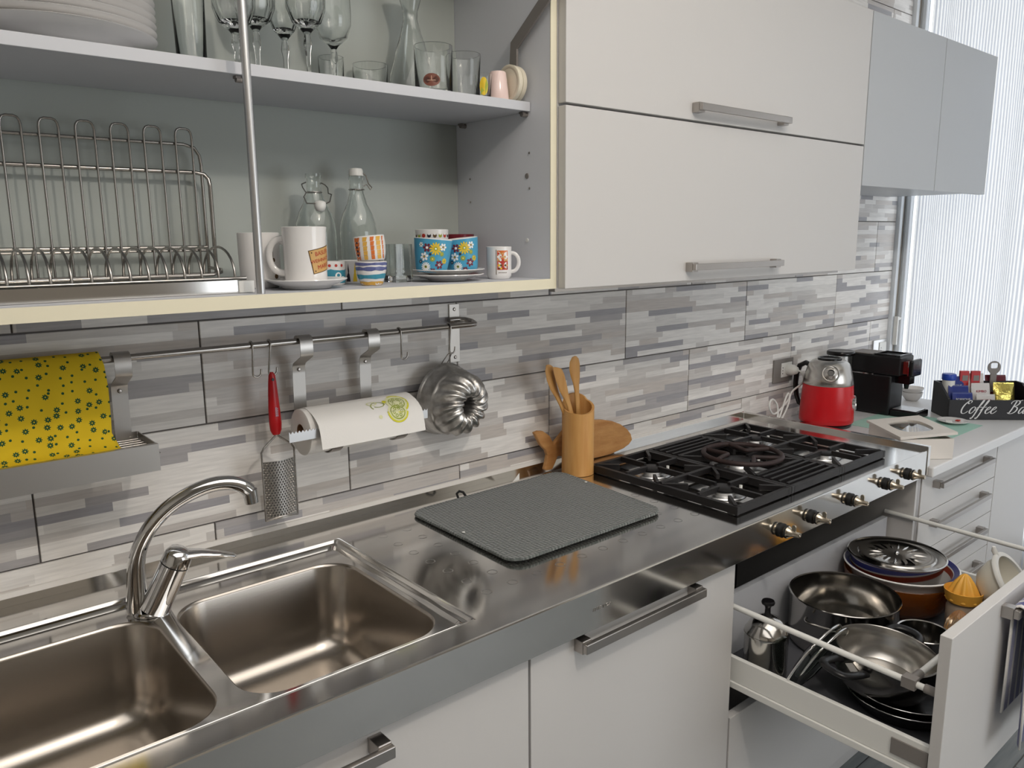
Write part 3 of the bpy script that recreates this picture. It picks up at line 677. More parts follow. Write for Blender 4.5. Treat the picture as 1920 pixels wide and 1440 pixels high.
cl = obj('dish_cloth', m, MAT['cloth'], smooth=180)
ul = cl.data.uv_layers.new(name='UVMap')
for lp in cl.data.loops: ul.data[lp.index].uv = uv[lp.vertex_index]
so = cl.modifiers.new('thick', 'SOLIDIFY'); so.thickness = .0016; so.offset = 0
tag(cl, 'yellow dish cloth printed with green daisies, draped over the rail', 'cloth')
# --- S hooks
def hook_path(x, lean=0):
    P = [(.0, .004, -.004)]
    for i in range(9):
        t = PI * i / 8; P.append((0, -.0082 * math.cos(t) + 0.0, .0082 * math.sin(t)))
    P += [(lean * .3, .0085, -.010), (lean, .006, -.050)]
    for i in range(1, 8):
        t = PI * i / 7; P.append((lean + .0085 - .0085 * math.cos(t), .004, -.052 - .0090 * math.sin(t)))
    P.append((lean + .0175, .004, -.046)); return [(x + a, RYY - b, RZ + c) for a, b, c in P]
HG = 'S-hooks on the utensil rail'
for x, lab, lean in ((.6205, 'empty steel S-hook just left of the red-handled grater', -.002), (.6560, 'steel S-hook holding the red-handled grater', -.006), (.9480, 'empty steel S-hook between the paper roll and the cake tin', .001), (1.0800, 'steel S-hook holding the fluted cake tin', -.004)):
    pth = hook_path(x, lean)[1:]
    for _ in range(1):
        Q = [Vector(p) for p in pth]; N = [Q[0]]
        for i in range(len(Q) - 1): N += [Q[i] * .75 + Q[i+1] * .25, Q[i] * .25 + Q[i+1] * .75]
        pth = N + [Q[-1]]
    tag(obj('s_hook', M().tube(pth, .0019, 8), MAT['wire'], smooth=70), lab, 'hook', HG)
# --- grater
gr = thing('hand_grater', 'curved steel hand grater with a red handle hanging from a hook', 'grater', (.657, -.071, .992))
m = M(); L_ = []
for z, w, dd, dx in ((1.2900, .0035, .003, -.001), (1.2840, .0065, .0045, 0), (1.2700, .0082, .0055, 0), (1.2450, .0100, .0065, 0), (1.2150, .0118, .0070, .0004), (1.1900, .0126, .0072, .001), (1.1750, .0116, .0068, .0012), (1.1660, .0075, .005, .0015)):
    L_.append([(.656 + dx + w * math.cos(2*PI*i/16), -.0705 + dd * math.sin(2*PI*i/16), z) for i in range(16)])
h = obj('handle', m.loft(L_), MAT['redplastic'], gr, smooth=60)
obj('hang_hole', M().cyl((.6555, -.0768, 1.2760), (.6555, -.0640, 1.2760), .0028, n=12), MAT['black'], h, smooth=40)
m = M()
for k in range(5): m.box(.6556, .6586, -.0781, -.0777, 1.2185 - .0038 * k, 1.2211 - .0038 * k).box(.6592, .6612, -.0780, -.0776, 1.2175 - .0036 * k, 1.2196 - .0036 * k)
obj('handle_print', m, mat('pale violet print', 'b9a4b4', .5), h, kind='stuff', label='small worn pale print on the handle')
gx0, gx1 = .6245, .6915
for s in (0, 1):
    xa = gx0 if s == 0 else gx1
    obj('frame_wire', M().tube([(.6575 + (-.002 if s == 0 else .002), -.0705, 1.1680), (.6575 + (-.004 if s == 0 else .004), -.0705, 1.1620), (xa + (.006 if s == 0 else -.006), -.071, 1.1430), (xa, -.0712, 1.1340), (xa, -.0715, 1.120), (xa, -.0715, .9950)], .0021, 8), MAT['wire'], gr, smooth=60)
arc = [(gx0 + (gx1 - gx0) * i / 14, -.0715 - .0085 * math.sin(PI * i / 14)) for i in range(15)]
obj('bottom_wire', M().tube([(x, y, .9950 + .006 * math.sin(PI * i / 14)) for i, (x, y) in enumerate(arc)], .0021, 8), MAT['wire'], gr, smooth=60)
m = M(); m.loft([[(x, y - .0005, z) for x, y in arc] + [(x, y + .0005, z) for x, y in reversed(arc)] for z in (1.1150, .9960)])
obj('grating_plate', m, MAT['satin'], gr, smooth=40)
m = M(); hm = M()
for r_ in range(22):
    for c_ in range(11):
        u = (c_ + .5 + (.5 if r_ % 2 else 0)) / 12
        if u > .97: continue
        x = gx0 + (gx1 - gx0) * u; y = -.0715 - .0085 * math.sin(PI * u) - .0007; z = 1.1105 - r_ * .0051
        s = .0021; m.add([(x - s, y, z), (x, y, z - s * .9), (x + s, y, z), (x, y, z + s * 1.1), (x, y - .0024, z + s * .5)], [(0, 1, 4), (1, 2, 4), (2, 3, 4), (3, 0, 4)])
        hm.add([(x - s * .9, y - .0001, z + .0013), (x + s * .9, y - .0001, z + .0013), (x + s * .6, y - .0001, z + .0031), (x - s * .6, y - .0001, z + .0031)], [(0, 1, 2, 3)])
obj('grating_teeth', m, MAT['potsteel'], gr, kind='stuff'); obj('grating_holes', hm, MAT['black'], gr, kind='stuff')
# --- paper roll holder, roll
ph = thing('paper_roll_holder', 'steel kitchen roll holder with saw-toothed tear bar hung from the rail', 'paper holder', (.80, -.10, 1.12))
RCY, RCZ, RR = -.0990, 1.1690, .0460
for x in (.7270, .8790): hanger(ph, x, 1.190)
for x in (.7560, .9080):
    P = [(-.0345, 1.190)]
    P += [(RCY + (RR + .0035) * math.cos(math.radians(a)), RCZ + (RR + .0035) * math.sin(math.radians(a))) for a in range(-10, -171, -10)]
    P += [(-.1510, 1.1660)]
    obj('cradle_band', M().strip(P[1:], x - .0110, x + .0110, .0014).box(x - .040, x + .0110, -.0500, -.0486, 1.150, 1.164), MAT['nickel'], ph, smooth=45)
m = M(); P = [(.6480, 1.1660)] + [(.9590, 1.1660)]
n_ = 90; top = []
for i in range(n_ + 1):
    top.append((.9590 - i * (.311 / n_), 1.1865 - (.0045 if i % 2 else 0)))
obj('tear_bar', M().prism(P + top, -.1515, -.1503, 'xz'), MAT['alu'], ph)
pr = thing('paper_towel_roll', 'white kitchen paper roll printed with lemons, in the tear-bar holder', 'paper roll', (.815, RCY, RCZ - RR))
m = M(); prof = [(.0165, -.1190), (.0440, -.1190), (RR, -.1180), (RR, .1180), (.0440, .1190), (.0165, .1190)]
mm = M().lathe(prof + [prof[0]], n=40); mm.xf(Matrix.Translation((.8140, RCY, RCZ)) @ Matrix.Rotation(PI/2, 4, 'Y')); obj('roll', mm, MAT['paper'], pr, smooth=40)
mm = M().lathe([(.0150, -.1186), (.0164, -.1186), (.0164, .1186), (.0150, .1186), (.0150, -.1186)], n=28); mm.xf(Matrix.Translation((.8140, RCY, RCZ)) @ Matrix.Rotation(PI/2, 4, 'Y')); obj('card_tube', mm, MAT['card'], pr, smooth=40)
sp2 = []
for a in range(60, 118, 8): sp2.append((RCY + (RR + .0008) * math.cos(math.radians(a)), RCZ + (RR + .0008) * math.sin(math.radians(a))))
sp2 += [(-.1290, 1.2085), (-.1430, 1.2010), (-.1550, 1.1910), (-.1610, 1.1780), (-.1650, 1.1600), (-.1675, 1.1450)]
def sheet_pt(x, s):
    # point at arc parameter s (0..1) on the loose sheet, slightly proud of it
    Ls = [0]
    for a, b in zip(sp2[:-1], sp2[1:]): Ls.append(Ls[-1] + math.dist(a, b))
    s *= Ls[-1]
    for i in range(len(sp2) - 1):
        if s <= Ls[i+1] + 1e-9:
            t = (s - Ls[i]) / (Ls[i+1] - Ls[i]); a = Vector(sp2[i]); b = Vector(sp2[i+1]); d = (b - a).normalized(); nn = Vector((d.y, -d.x))
            if nn.x > 0 and nn.y < 0: nn = -nn
            p = a + (b - a) * t + nn * .0013; return (x, p.x, p.y)
m = M(); m.strip(sp2, .7060, .9420, .0007)
obj('loose_sheet', m, MAT['paper'], pr, smooth=60)
PY = mat('lemon print yellow', 'd6d23a', .85); PG = mat('lemon print green', '9aa84a', .85); PL = mat('lemon print pale', 'dfe0b4', .85)
m = M(); SL = .115
def blob(cx, cs, rx, rs, mi, r0=0, a0=0, a1=2*PI, n=26):
    m.cur = mi
    for i in range(n):
        t0 = a0 + (a1 - a0) * i / n; t1 = a0 + (a1 - a0) * (i + 1) / n; q = []
        for k, t in ((r0, t0), (1, t0), (1, t1), (r0, t1)): q.append(sheet_pt(cx + rx * k * math.cos(t), max(.02, min(.98, cs + rs * k * math.sin(t)))))
        m.add(q, [(0, 1, 2, 3)])
blob(.893, .46, .024, .19, 2); blob(.893, .46, .026, .205, 0, .86, -2.0, 1.9); blob(.893, .46, .018, .13, 1, .88)
for k in range(7): blob(.893 + .010 * math.cos(k*.9), .46 + .08 * math.sin(k*.9), .0035, .035, 1, .6, n=8)
blob(.884, .64, .022, .15, 2); blob(.884, .64, .024, .17, 0, .84, .1, 3.3); blob(.884, .64, .017, .12, 1, .86)
for k in range(6): blob(.884 + .009 * math.cos(k*1.05), .64 + .065 * math.sin(k*1.05), .0035, .03, 1, .55, n=8)
blob(.868, .40, .005, .04, 0)
blob(.848, .48, .017, .10, 1, .88, 2.6, 6.2); blob(.850, .44, .015, .07, 1, .85, 0, 2.5); blob(.838, .40, .012, .05, 2, .7); blob(.842, .68, .004, .03, 2)
obj('lemon_print', m, [PY, PG, PL], pr, label='yellow-green lemon print')
# --- bundt tin hanging with its tube towards the room
bt = thing('bundt_cake_tin', 'fluted ring cake tin of dull aluminium hanging from a hook', 'cake tin', (1.0790, -.065, 1.085))
bc = Vector((1.0790, 0, 1.1700))
prof = [(.0825, -.0145), (.0850, -.0165), (.0850, -.0195), (.0815, -.0210), (.0800, -.0260), (.0785, -.0480), (.0765, -.0520), (.0765, -.0545), (.0735, -.0560), (.0725, -.0640), (.0700, -.0780), (.0650, -.0910), (.0585, -.1010), (.0500, -.1085), (.0410, -.1120), (.0320, -.1110), (.0255, -.1060), (.0220, -.0980), (.0205, -.0850), (.0195, -.0500), (.0185, -.0150)]
def resample(P, n):
    Q = [Vector(p) for p in P]
    Ls = [0]
    for a, b in zip(Q[:-1], Q[1:]): Ls.append(Ls[-1] + (b - a).length)
    o = []
    for i in range(n):
        t = Ls[-1] * i / (n - 1); k = max(j for j in range(len(Ls) - 1) if Ls[j] <= t + 1e-9); f = (t - Ls[k]) / max(Ls[k+1] - Ls[k], 1e-9); o.append(Q[k].lerp(Q[k+1], min(f, 1)))
    return o
fine = [(Vector(p), 0) for p in prof[:9]] + [(p, 1) for p in resample(prof[9:], 22)]
n_ = 168; loops = []
for k, (p, fl_) in enumerate(fine):
    row = []; u = (k - 9) / 21
    amp = 0 if not fl_ else .0052 * min(1, (k - 8) / 3) * (1 if u < .45 else max(.12, 1 - (u - .45) * 2.6))
    for j in range(n_):
        t = 2*PI*j/n_; w = math.sin(14 * t + 14 * 1.05 * max(0, u)); w = (abs(w) ** .75) * (1 if w > 0 else -1)
        ny = max(0, min(1, (u - .18) * 4)) * max(0, 1 - max(0, u - .5) * 3)
        rr = p.x + amp * w * (1 - .6 * ny) + (.0012 * max(0, math.sin(32 * t)) if k == 5 else 0); yy = p.y - amp * w * .9 * ny
        row.append((bc.x + rr * math.cos(t), yy, bc.z + rr * math.sin(t)))
    loops.append(row)
TR = Matrix.Translation((bc.x + .009, -.0290, bc.z + .001)) @ Matrix.Rotation(math.radians(9), 4, 'Z') @ Matrix.Rotation(math.radians(5), 4, 'X') @ Matrix.Translation((-bc.x, .0190, -bc.z))
m = M().loft(loops, False, False).xf(TR)
b_ = obj('tin_body', m, MAT['dullalu'], bt, smooth=75)
s_ = b_.modifiers.new('thick', 'SOLIDIFY'); s_.thickness = .0009; s_.offset = 1
obj('hanging_loop', M().tube([(1.0790, -.034, 1.2530), (1.0770, -.046, 1.2640), (1.0800, -.060, 1.2800), (1.0850, -.064, 1.2860), (1.0900, -.060, 1.2800), (1.0930, -.046, 1.2640), (1.0930, -.034, 1.2530)], .0012, 6), MAT['wire'], bt, smooth=60)
obj('loop_clip', M().box(1.0780, 1.0940, -.0375, -.0300, 1.2470, 1.2550), MAT['wire'], bt, bev=.001)
# ------------------------------------------------------------------ things on the steel worktop
bp_ = thing('bamboo_utensil_pot', 'bamboo cane pot with slanted rim holding wooden spoons beside the hob', 'utensil pot', (1.4560, -.1050, ZC + .0006))
m = M(); n_ = 36
def rim(t): return 1.1120 + .0150 * math.cos(t - 1.0) + (.012 if 0.2 < (t % (2*PI)) < 2.1 else 0) * max(0, math.sin(((t % (2*PI)) - .2) / 1.9 * PI)) ** .5
loops = []
for rr, f in ((.0, 0), (.040, 0), (.0420, .002), (.0415, .5), (.0420, 1), (.0355, 1), (.0350, .5), (.0350, .07), (.0, .07)):
    row = []
    for j in range(n_):
        t = 2*PI*j/n_; z = ZC + .0008 + f * (rim(t) - ZC) if f > .1 else ZC + .0008 + f * .16
        row.append((1.4560 + max(rr, .0005) * math.cos(t), -.1050 + max(rr, .0005) * math.sin(t), z))
    loops.append(row)
obj('pot_body', m.loft(loops), MAT['bamboo'], bp_, smooth=40)
def tool(name, label, path, widths, thick, group=None, bowl=0):
    # flat wooden tool: centre line (x,y,z), half widths in x, thickness in y
    L_ = []
    for (x, y, z), w, t in zip(path, widths, thick):
        L_.append([(x + w * math.cos(2*PI*i/14), y + t * math.sin(2*PI*i/14) + bowl * (w / .02) ** 2 * math.cos(2*PI*i/14) ** 2, z - w * .25 * math.cos(2*PI*i/14)) for i in range(14)])
    return tag(obj(name, M().loft(L_), MAT['bamboo_tool'], smooth=60), label, 'utensil', group)
G_ = 'wooden tools in the bamboo pot'
tool('wooden_spoon', 'wooden spoon with oval bowl, upright and rightmost in the bamboo pot', [(1.4570, -.094, 1.2410), (1.4570, -.094, 1.2360), (1.4572, -.094, 1.2220), (1.4570, -.094, 1.2030), (1.4575, -.095, 1.1850), (1.4590, -.095, 1.1680), (1.4600, -.096, 1.1480), (1.4640, -.099, 1.0800), (1.4690, -.104, .9500)], [.003, .012, .0185, .0195, .0165, .0110, .0080, .0078, .0075], [.001, .002, .0028, .003, .003, .0034, .0038, .004, .004], G_, .004)
tool('wooden_spatula', 'wooden spatula with slanted flat end leaning left, front of the bamboo pot', [(1.3830, -.1020, 1.2210), (1.3850, -.1020, 1.2190), (1.3900, -.1022, 1.2050), (1.3980, -.1030, 1.1800), (1.4060, -.1038, 1.1560), (1.4140, -.1045, 1.1380), (1.4230, -.1055, 1.1180), (1.4350, -.1080, 1.0800), (1.4620, -.1140, .9560)], [.006, .0150, .0185, .0180, .0155, .0110, .0085, .0080, .0078], [.001, .0018, .0022, .0025, .0028, .003, .0034, .0036, .0036], G_)
tool('wooden_server', 'wooden spatula leaning left, half hidden behind the other spatula in the pot', [(1.3720, -.0860, 1.2270), (1.3725, -.0860, 1.2240), (1.3740, -.0862, 1.2080), (1.3790, -.0866, 1.1850), (1.3880, -.0875, 1.1600), (1.3990, -.0885, 1.1400), (1.4120, -.0900, 1.1150), (1.4280, -.0910, 1.0800), (1.4430, -.0900, .9560)], [.004, .0120, .0160, .0165, .0140, .0100, .0080, .0076, .0075], [.001, .0018, .0022, .0024, .0026, .003, .0034, .0036, .0036], G_)
fb = [(1.7365, .9615), (1.730, .980), (1.7148, .9969), (1.686, 1.016), (1.6511, 1.0306), (1.61, 1.041), (1.5671, 1.0469), (1.515, 1.046), (1.4637, 1.036), (1.441, 1.018), (1.4249, 1.006), (1.410, 1.030), (1.3869, 1.0456), (1.370, 1.049), (1.3553, 1.0467), (1.3774, 1.0101), (1.396, .992), (1.4019, .978), (1.396, .955), (1.3905, .9405), (1.404, .9360), (1.4193, .9360), (1.432, .955), (1.4405, .9690), (1.474, .960), (1.515, .945), (1.5688, .9362), (1.61, .9350), (1.6425, .9350), (1.6982, .9420), (1.722, .950)]
fish = obj('fish_board', M().prism(fb, -.0480, -.0360, 'xz'), MAT['olive'], bev=.003)
tag(fish, 'wooden fish-shaped board leaning on the tiles behind the bamboo pot', 'board')
m = M()
A, B, C_, D = Vector((.9420, -.4560)), Vector((1.3800, -.4560)), Vector((1.4160, -.0850)), Vector((.9480, -.0800))
def matpt(u, v):
    p = A * (1-u)*(1-v) + B * u*(1-v) + C_ * u*v + D * (1-u)*v; return p
out = []
for x, y in rrect(0, 1, 0, 1, .085, 6):
    p = matpt(x, y); out.append((p.x, p.y))
ce = Vector((sum(p[0] for p in out), sum(p[1] for p in out))) / len(out)
def lift(x, y): return .0026 * (1 + math.sin((x - y) * 23)) + .006 * max(0, (x - 1.2)) * max(0, -.25 - y) * 20 * .6
loops = []
for sc2, z in ((.0, .0012), (.97, .0010), (.995, .0018), (1.0, .0045), (.995, .0072), (.982, .0078), (.974, .0070), (.9, .0074), (.6, .0074), (.3, .0074), (.0, .0074)):
    loops.append([(ce.x + (x - ce.x) * max(sc2, .01), ce.y + (y - ce.y) * max(sc2, .01), ZC + z + lift(x, y) * (sc2 > .2) * sc2) for x, y in out])
mt = thing('drying_mat', 'dark grey ribbed microfibre drying mat lying on the steel worktop', 'mat', (1.17, -.27, ZC + .0008))
obj('mat_pad', m.loft(loops), MAT['mat'], mt, smooth=50)
m = M(); m.add([(1.262, -.070, ZC + .008), (1.285, -.068, ZC + .008), (1.292, -.060, ZC + .022), (1.2622, -.0712, ZC + .0082), (1.2852, -.0692, ZC + .0082), (1.2922, -.0612, ZC + .0222)], [(0, 1, 2), (3, 5, 4), (0, 3, 4, 1), (1, 4, 5, 2), (2, 5, 3, 0)])
obj('care_tag', m, MAT['whiteplastic'], mt, label='white care tag')
obj('hanging_loop', M().tube([(1.085, -.082, ZC + .008), (1.088, -.072, ZC + .016), (1.098, -.068, ZC + .019), (1.108, -.070, ZC + .015), (1.108, -.080, ZC + .008)], .003, 8), MAT['rubber'], mt, smooth=60)
for px_, py_ in ((.9600, -.270), (1.3900, -.200)):
    obj('mat_snag', M().lathe([(0, .0016), (.0028, .0012), (.0036, 0)], (px_, py_, ZC + .0112), 10), MAT['whiteplastic'], mt, label='small white speck on the mat')
# ------------------------------------------------------------------ crockery in the open cabinet, lower board
ZB = CZ0 + .0207
def onto(rf, cx, cy, th, s, t, eps=.0004):
    r_ = rf(t) + eps; a = th + s / r_; return (cx + r_ * math.cos(a), cy + r_ * math.sin(a), t)
def prints(rf, cx, cy, shapes):
    # shapes: (theta0, z0, [(s,t)...polygon], material slot)
    m = M()
    for k, (th, z0, poly, mi) in enumerate(shapes):
        m.cur = mi; n = len(poly); e = .0003 + .00008 * (k % 7)
        # subdivide as fan from the centre
        cs = sum(p[0] for p in poly) / n; ct = sum(p[1] for p in poly) / n
        vs = [onto(rf, cx, cy, th, cs, z0 + ct, e)] + [onto(rf, cx, cy, th, s, z0 + t, e) for s, t in poly]
        m.add(vs, [(0, i + 1, (i + 1) % n + 1) for i in range(n)])
    return m
def circ_(r_, n=10, cx=0, cy=0): return [(cx + r_ * math.cos(2*PI*i/n), cy + r_ * math.sin(2*PI*i/n)) for i in range(n)]
def rect_(w, h, cx=0, cy=0, nx=5, rot=0):
    p = [(-w/2 + w*i/nx, -h/2) for i in range(nx + 1)] + [(w/2 - w*i/nx, h/2) for i in range(nx + 1)]
    return [(cx + a*math.cos(rot) - b*math.sin(rot), cy + a*math.sin(rot) + b*math.cos(rot)) for a, b in p]
def cup_mesh(prof, cx, cy, z, wall=.0025, n=36):
    # prof outer [(r,h)...]; inner wall added
    top = prof[-1]; inn = [(max(r - wall, .001), h) for r, h in reversed(prof[1:])]
    inn = [(top[0] - wall * .4, top[1] + .0008)] + inn; inn[-1] = (inn[-1][0], prof[0][1] + wall * 1.4)
    return M().lathe([(0, prof[0][1])] + prof + inn + [(0, prof[0][1] + wall * 1.4)], (cx, cy, z), n)
def ear(cx, cy, ang, r0, z0, z1, out, rad=.0042):
    # handle loop in the vertical plane at angle ang
    c, s = math.cos(ang), math.sin(ang); P = []
    for i in range(13):
        t = -PI/2 + PI * i / 12; P.append((r0 - .002 + out * max(0, math.cos(t)) ** .8, (z0 + z1)/2 + (z1 - z0)/2 * math.sin(t)))
    return M().tube([(cx + a * c, cy + a * s, z) for a, z in P], rad, 10, flat=(1.25, .8))
def rfun(prof, z):
    def f(t):
        h = t - z
        for (r0, h0), (r1, h1) in zip(prof[:-1], prof[1:]):
            if h0 <= h <= h1: return r0 + (r1 - r0) * (h - h0) / max(h1 - h0, 1e-9)
        return prof[-1][0] if h > prof[-1][1] else prof[0][0]
    return f
P_ = MAT['porcelain']; CAMA = lambda x, y: math.atan2(-1.511 - y, .048 - x)
cGold = mat('gold print', 'c8a062', .4); cRed = mat('red print', 'b3372a', .5); cBrown = mat('brown print', '5c4426', .6); cBlue = mat('blue print', '4a9cc0', .35)
cYel = mat('yellow print', 'e2c032', .45); cWhite = mat('white print', 'efefec', .45); cMar = mat('maroon print', '702434', .45); cGreen = mat('green print', 'a0a93a', .45)
cOrange = mat('orange glaze', 'd0723a', .25); cNavy = mat('violet blue glaze', '5d6492', .25); cTeal = mat('teal glaze', '3f8fa6', .25); cDark = mat('dark print', '2a2330', .5); cOchre = mat('ochre glaze', 'd9a94e', .25)
# rack ---------------------------------------------------------
rk = thing('dish_drainer_rack', 'empty stainless wire dish drainer at the left of the open cabinet', 'dish rack', (.25, -.15, ZB))
DT = M().box(-.02, .5230, -.2800, -.2785, ZB + .0004, ZB + .0205).box(-.02, .548, -.2785, -.0420, ZB + .0004, ZB + .0020).box(-.02, .548, -.0435, -.0420, ZB + .002, ZB + .0205).box(.5465, .548, -.2785, -.0435, ZB + .002, ZB + .0150)
obj('drip_tray', DT, MAT['steel'], rk)
obj('tray_corner', M().box(.5235, .5490, -.2800, -.2740, ZB + .0004, ZB + .0190), MAT['whiteplastic'], rk, bev=.001)
YU = -.0600
def wire(P, r_=.0019, name='wire', closed=False): return obj(name, M().tube(P, r_, 8, closed=closed), MAT['wire'], rk, smooth=70)
zt = ZB + .0240
for k in range(11):
    xb = .5430 - .0515 * k; xa = xb - .0275
    if xb < .0: break
    P = [(xa, YU, zt), (xa, YU, 1.7180)] + [(xa + .0085 * (1 - math.cos(a)), YU, 1.7190 + .0125 * math.sin(a)) for a in (.5, 1.0, PI/2)] + [(xb - .0085 * (1 - math.cos(a)), YU, 1.7190 + .0125 * math.sin(a)) for a in (PI/2, 1.0, .5)] + [(xb, YU, 1.7180), (xb, YU, zt)]
    wire(P, .0020, 'hairpin_wire')
for k in range(20):
    x = .5225 - .0257 * k
    P = [(x, -.2000 + .0700 * math.cos(math.radians(a)), zt - .002 + .0500 * max(0, math.sin(math.radians(a))) ** .85) for a in range(0, 181, 12)]
    wire(P, .0021, 'plate_loop')
wire([(.0, YU + .006, 1.7060), (.530, YU + .006, 1.7060), (.548, YU + .006, 1.7010), (.556, YU + .006, 1.6880), (.558, YU + .006, 1.672), (.558, YU + .006, zt)], .0029, 'frame_rail')
wire([(.0, YU + .007, 1.6590), (.548, YU + .007, 1.6590), (.562, YU + .005, 1.6560), (.5680, YU + .002, 1.6480), (.5690, YU, 1.635), (.5690, YU, zt)], .0036, 'frame_rail')
wire([(.0, YU + .006, 1.5290), (.558, YU + .006, 1.5290)], .0031, 'frame_rail')
wire([(.0, YU + .006, 1.5230), (.558, YU + .006, 1.5230)], .0022, 'frame_rail')
wire([(.0, -.1300, zt), (.538, -.1300, zt), (.553, -.1290, zt + .004), (.558, -.115, zt + .008), (.558, -.0600, zt + .010)], .0029, 'frame_rail')
wire([(.0, -.2700, zt - .001), (.540, -.2700, zt - .001)], .0029, 'frame_rail')
wire([(.0, -.0600, zt - .001), (.5690, -.0600, zt - .001)], .0029, 'frame_rail')
# mugs ---------------------------------------------------------
def mug(name, label, cx, cy, z, prof, ha, hz, hout, hrad, wall=.003):
    t = thing(name, label, 'mug', (cx, cy, z)); obj('mug_body', cup_mesh(prof, cx, cy, z, wall), P_, t, smooth=45)
    if hout: obj('handle', ear(cx, cy, ha, rfun(prof, z)(z + hz[1]), z + hz[0], z + hz[1], hout, hrad), P_, t, smooth=60)
    return t
PM1 = [(.0300, 0), (.0335, .004), (.0350, .04), (.0355, .094)]
t = mug('plain_mug', 'white mug with a tiny hanging bauble print, behind the support rod', .6080, -.165, ZB + .0003, PM1, -.50, (.020, .080), .024, .0045)
a = CAMA(.608, -.165)
obj('bauble_print', prints(rfun(PM1, ZB), .608, -.165, [(a, ZB + .063, rect_(.0008, .020, .024), 0), (a, ZB + .048, circ_(.0042, 10, .024), 0), (a, ZB + .020, circ_(.0045, 10, .030), 0)]), [cBrown], t)
zs = ZB + .0003; sx, sy = .6540, -.2480
PS = [(.0400, 0), (.0420, .002), (.0430, .004), (.0560, .0085), (.0690, .0155)]
sa = thing('saucer', 'white saucer under the tall mug with the gold badge', 'saucer', (sx, sy, zs)); obj('dish', M().lathe([(0, 0)] + PS + [(.0685, .0168), (.055, .0108), (.042, .0066), (.034, .0060), (0, .0060)], (sx, sy, zs), 44), P_, sa, smooth=50)
PM2 = [(.0330, 0), (.0350, .002), (.0354, .010), (.0358, .060), (.0368, .090), (.0378, .0965)]
zm = zs + .0063; t = mug('badge_mug', 'tall white mug with a gold badge, standing on a saucer', sx, sy, zm, PM2, CAMA(sx, sy) - 1.75, (.020, .078), .026, .0046)
a = CAMA(sx, sy) + .95; rf = rfun(PM2, zm); rt = .20
bb = []
for w_, h_, mi_ in ((.052, .040, 0), (.0495, .0375, 1)):
    for k in range(12):
        q_ = [(-w_/2 + w_*k/12, -h_/2), (-w_/2 + w_*(k+1)/12, -h_/2), (-w_/2 + w_*(k+1)/12, h_/2), (-w_/2 + w_*k/12, h_/2)]
        bb.append((a, zm + .043, [(p*math.cos(rt) - r*math.sin(rt), p*math.sin(rt) + r*math.cos(rt)) for p, r in q_], mi_))
m = M()
for k, (th, z0, poly, mi_) in enumerate(bb):
    m.cur = mi_; m.add([onto(rf, sx, sy, th, s_, z0 + t_, .0003 if mi_ == 0 else .0006) for s_, t_ in poly], [(0, 1, 2, 3)])
m.cur = 0
for px_, pz_ in ((-.0215, .0155), (-.0215, -.0155)):
    m.add([onto(rf, sx, sy, a, px_*math.cos(rt) - pz_*math.sin(rt) + u_, zm + .043 + px_*math.sin(rt) + pz_*math.cos(rt) + v_, .0009) for u_, v_ in circ_(.0013, 8)], [tuple(range(8))])
obj('badge_print', m, [cBrown, cGold], t, label='gold badge print')
for i, s in enumerate(('BASLER', 'WEIHNACHTS', 'MARKT')):
    tm = text_mesh(s, .0100 if i != 1 else .0082, 0); q = M(); v2 = []
    for x, y, z in tm.v:
        yy = y + (.0115 - .0112 * i); s_, t_ = x * math.cos(rt) - yy * math.sin(rt), x * math.sin(rt) + yy * math.cos(rt)
        v2.append(onto(rf, sx, sy, a, s_, zm + .043 + t_, .0010))
    q.add(v2, tm.f); obj('badge_lettering', q, cRed, t)
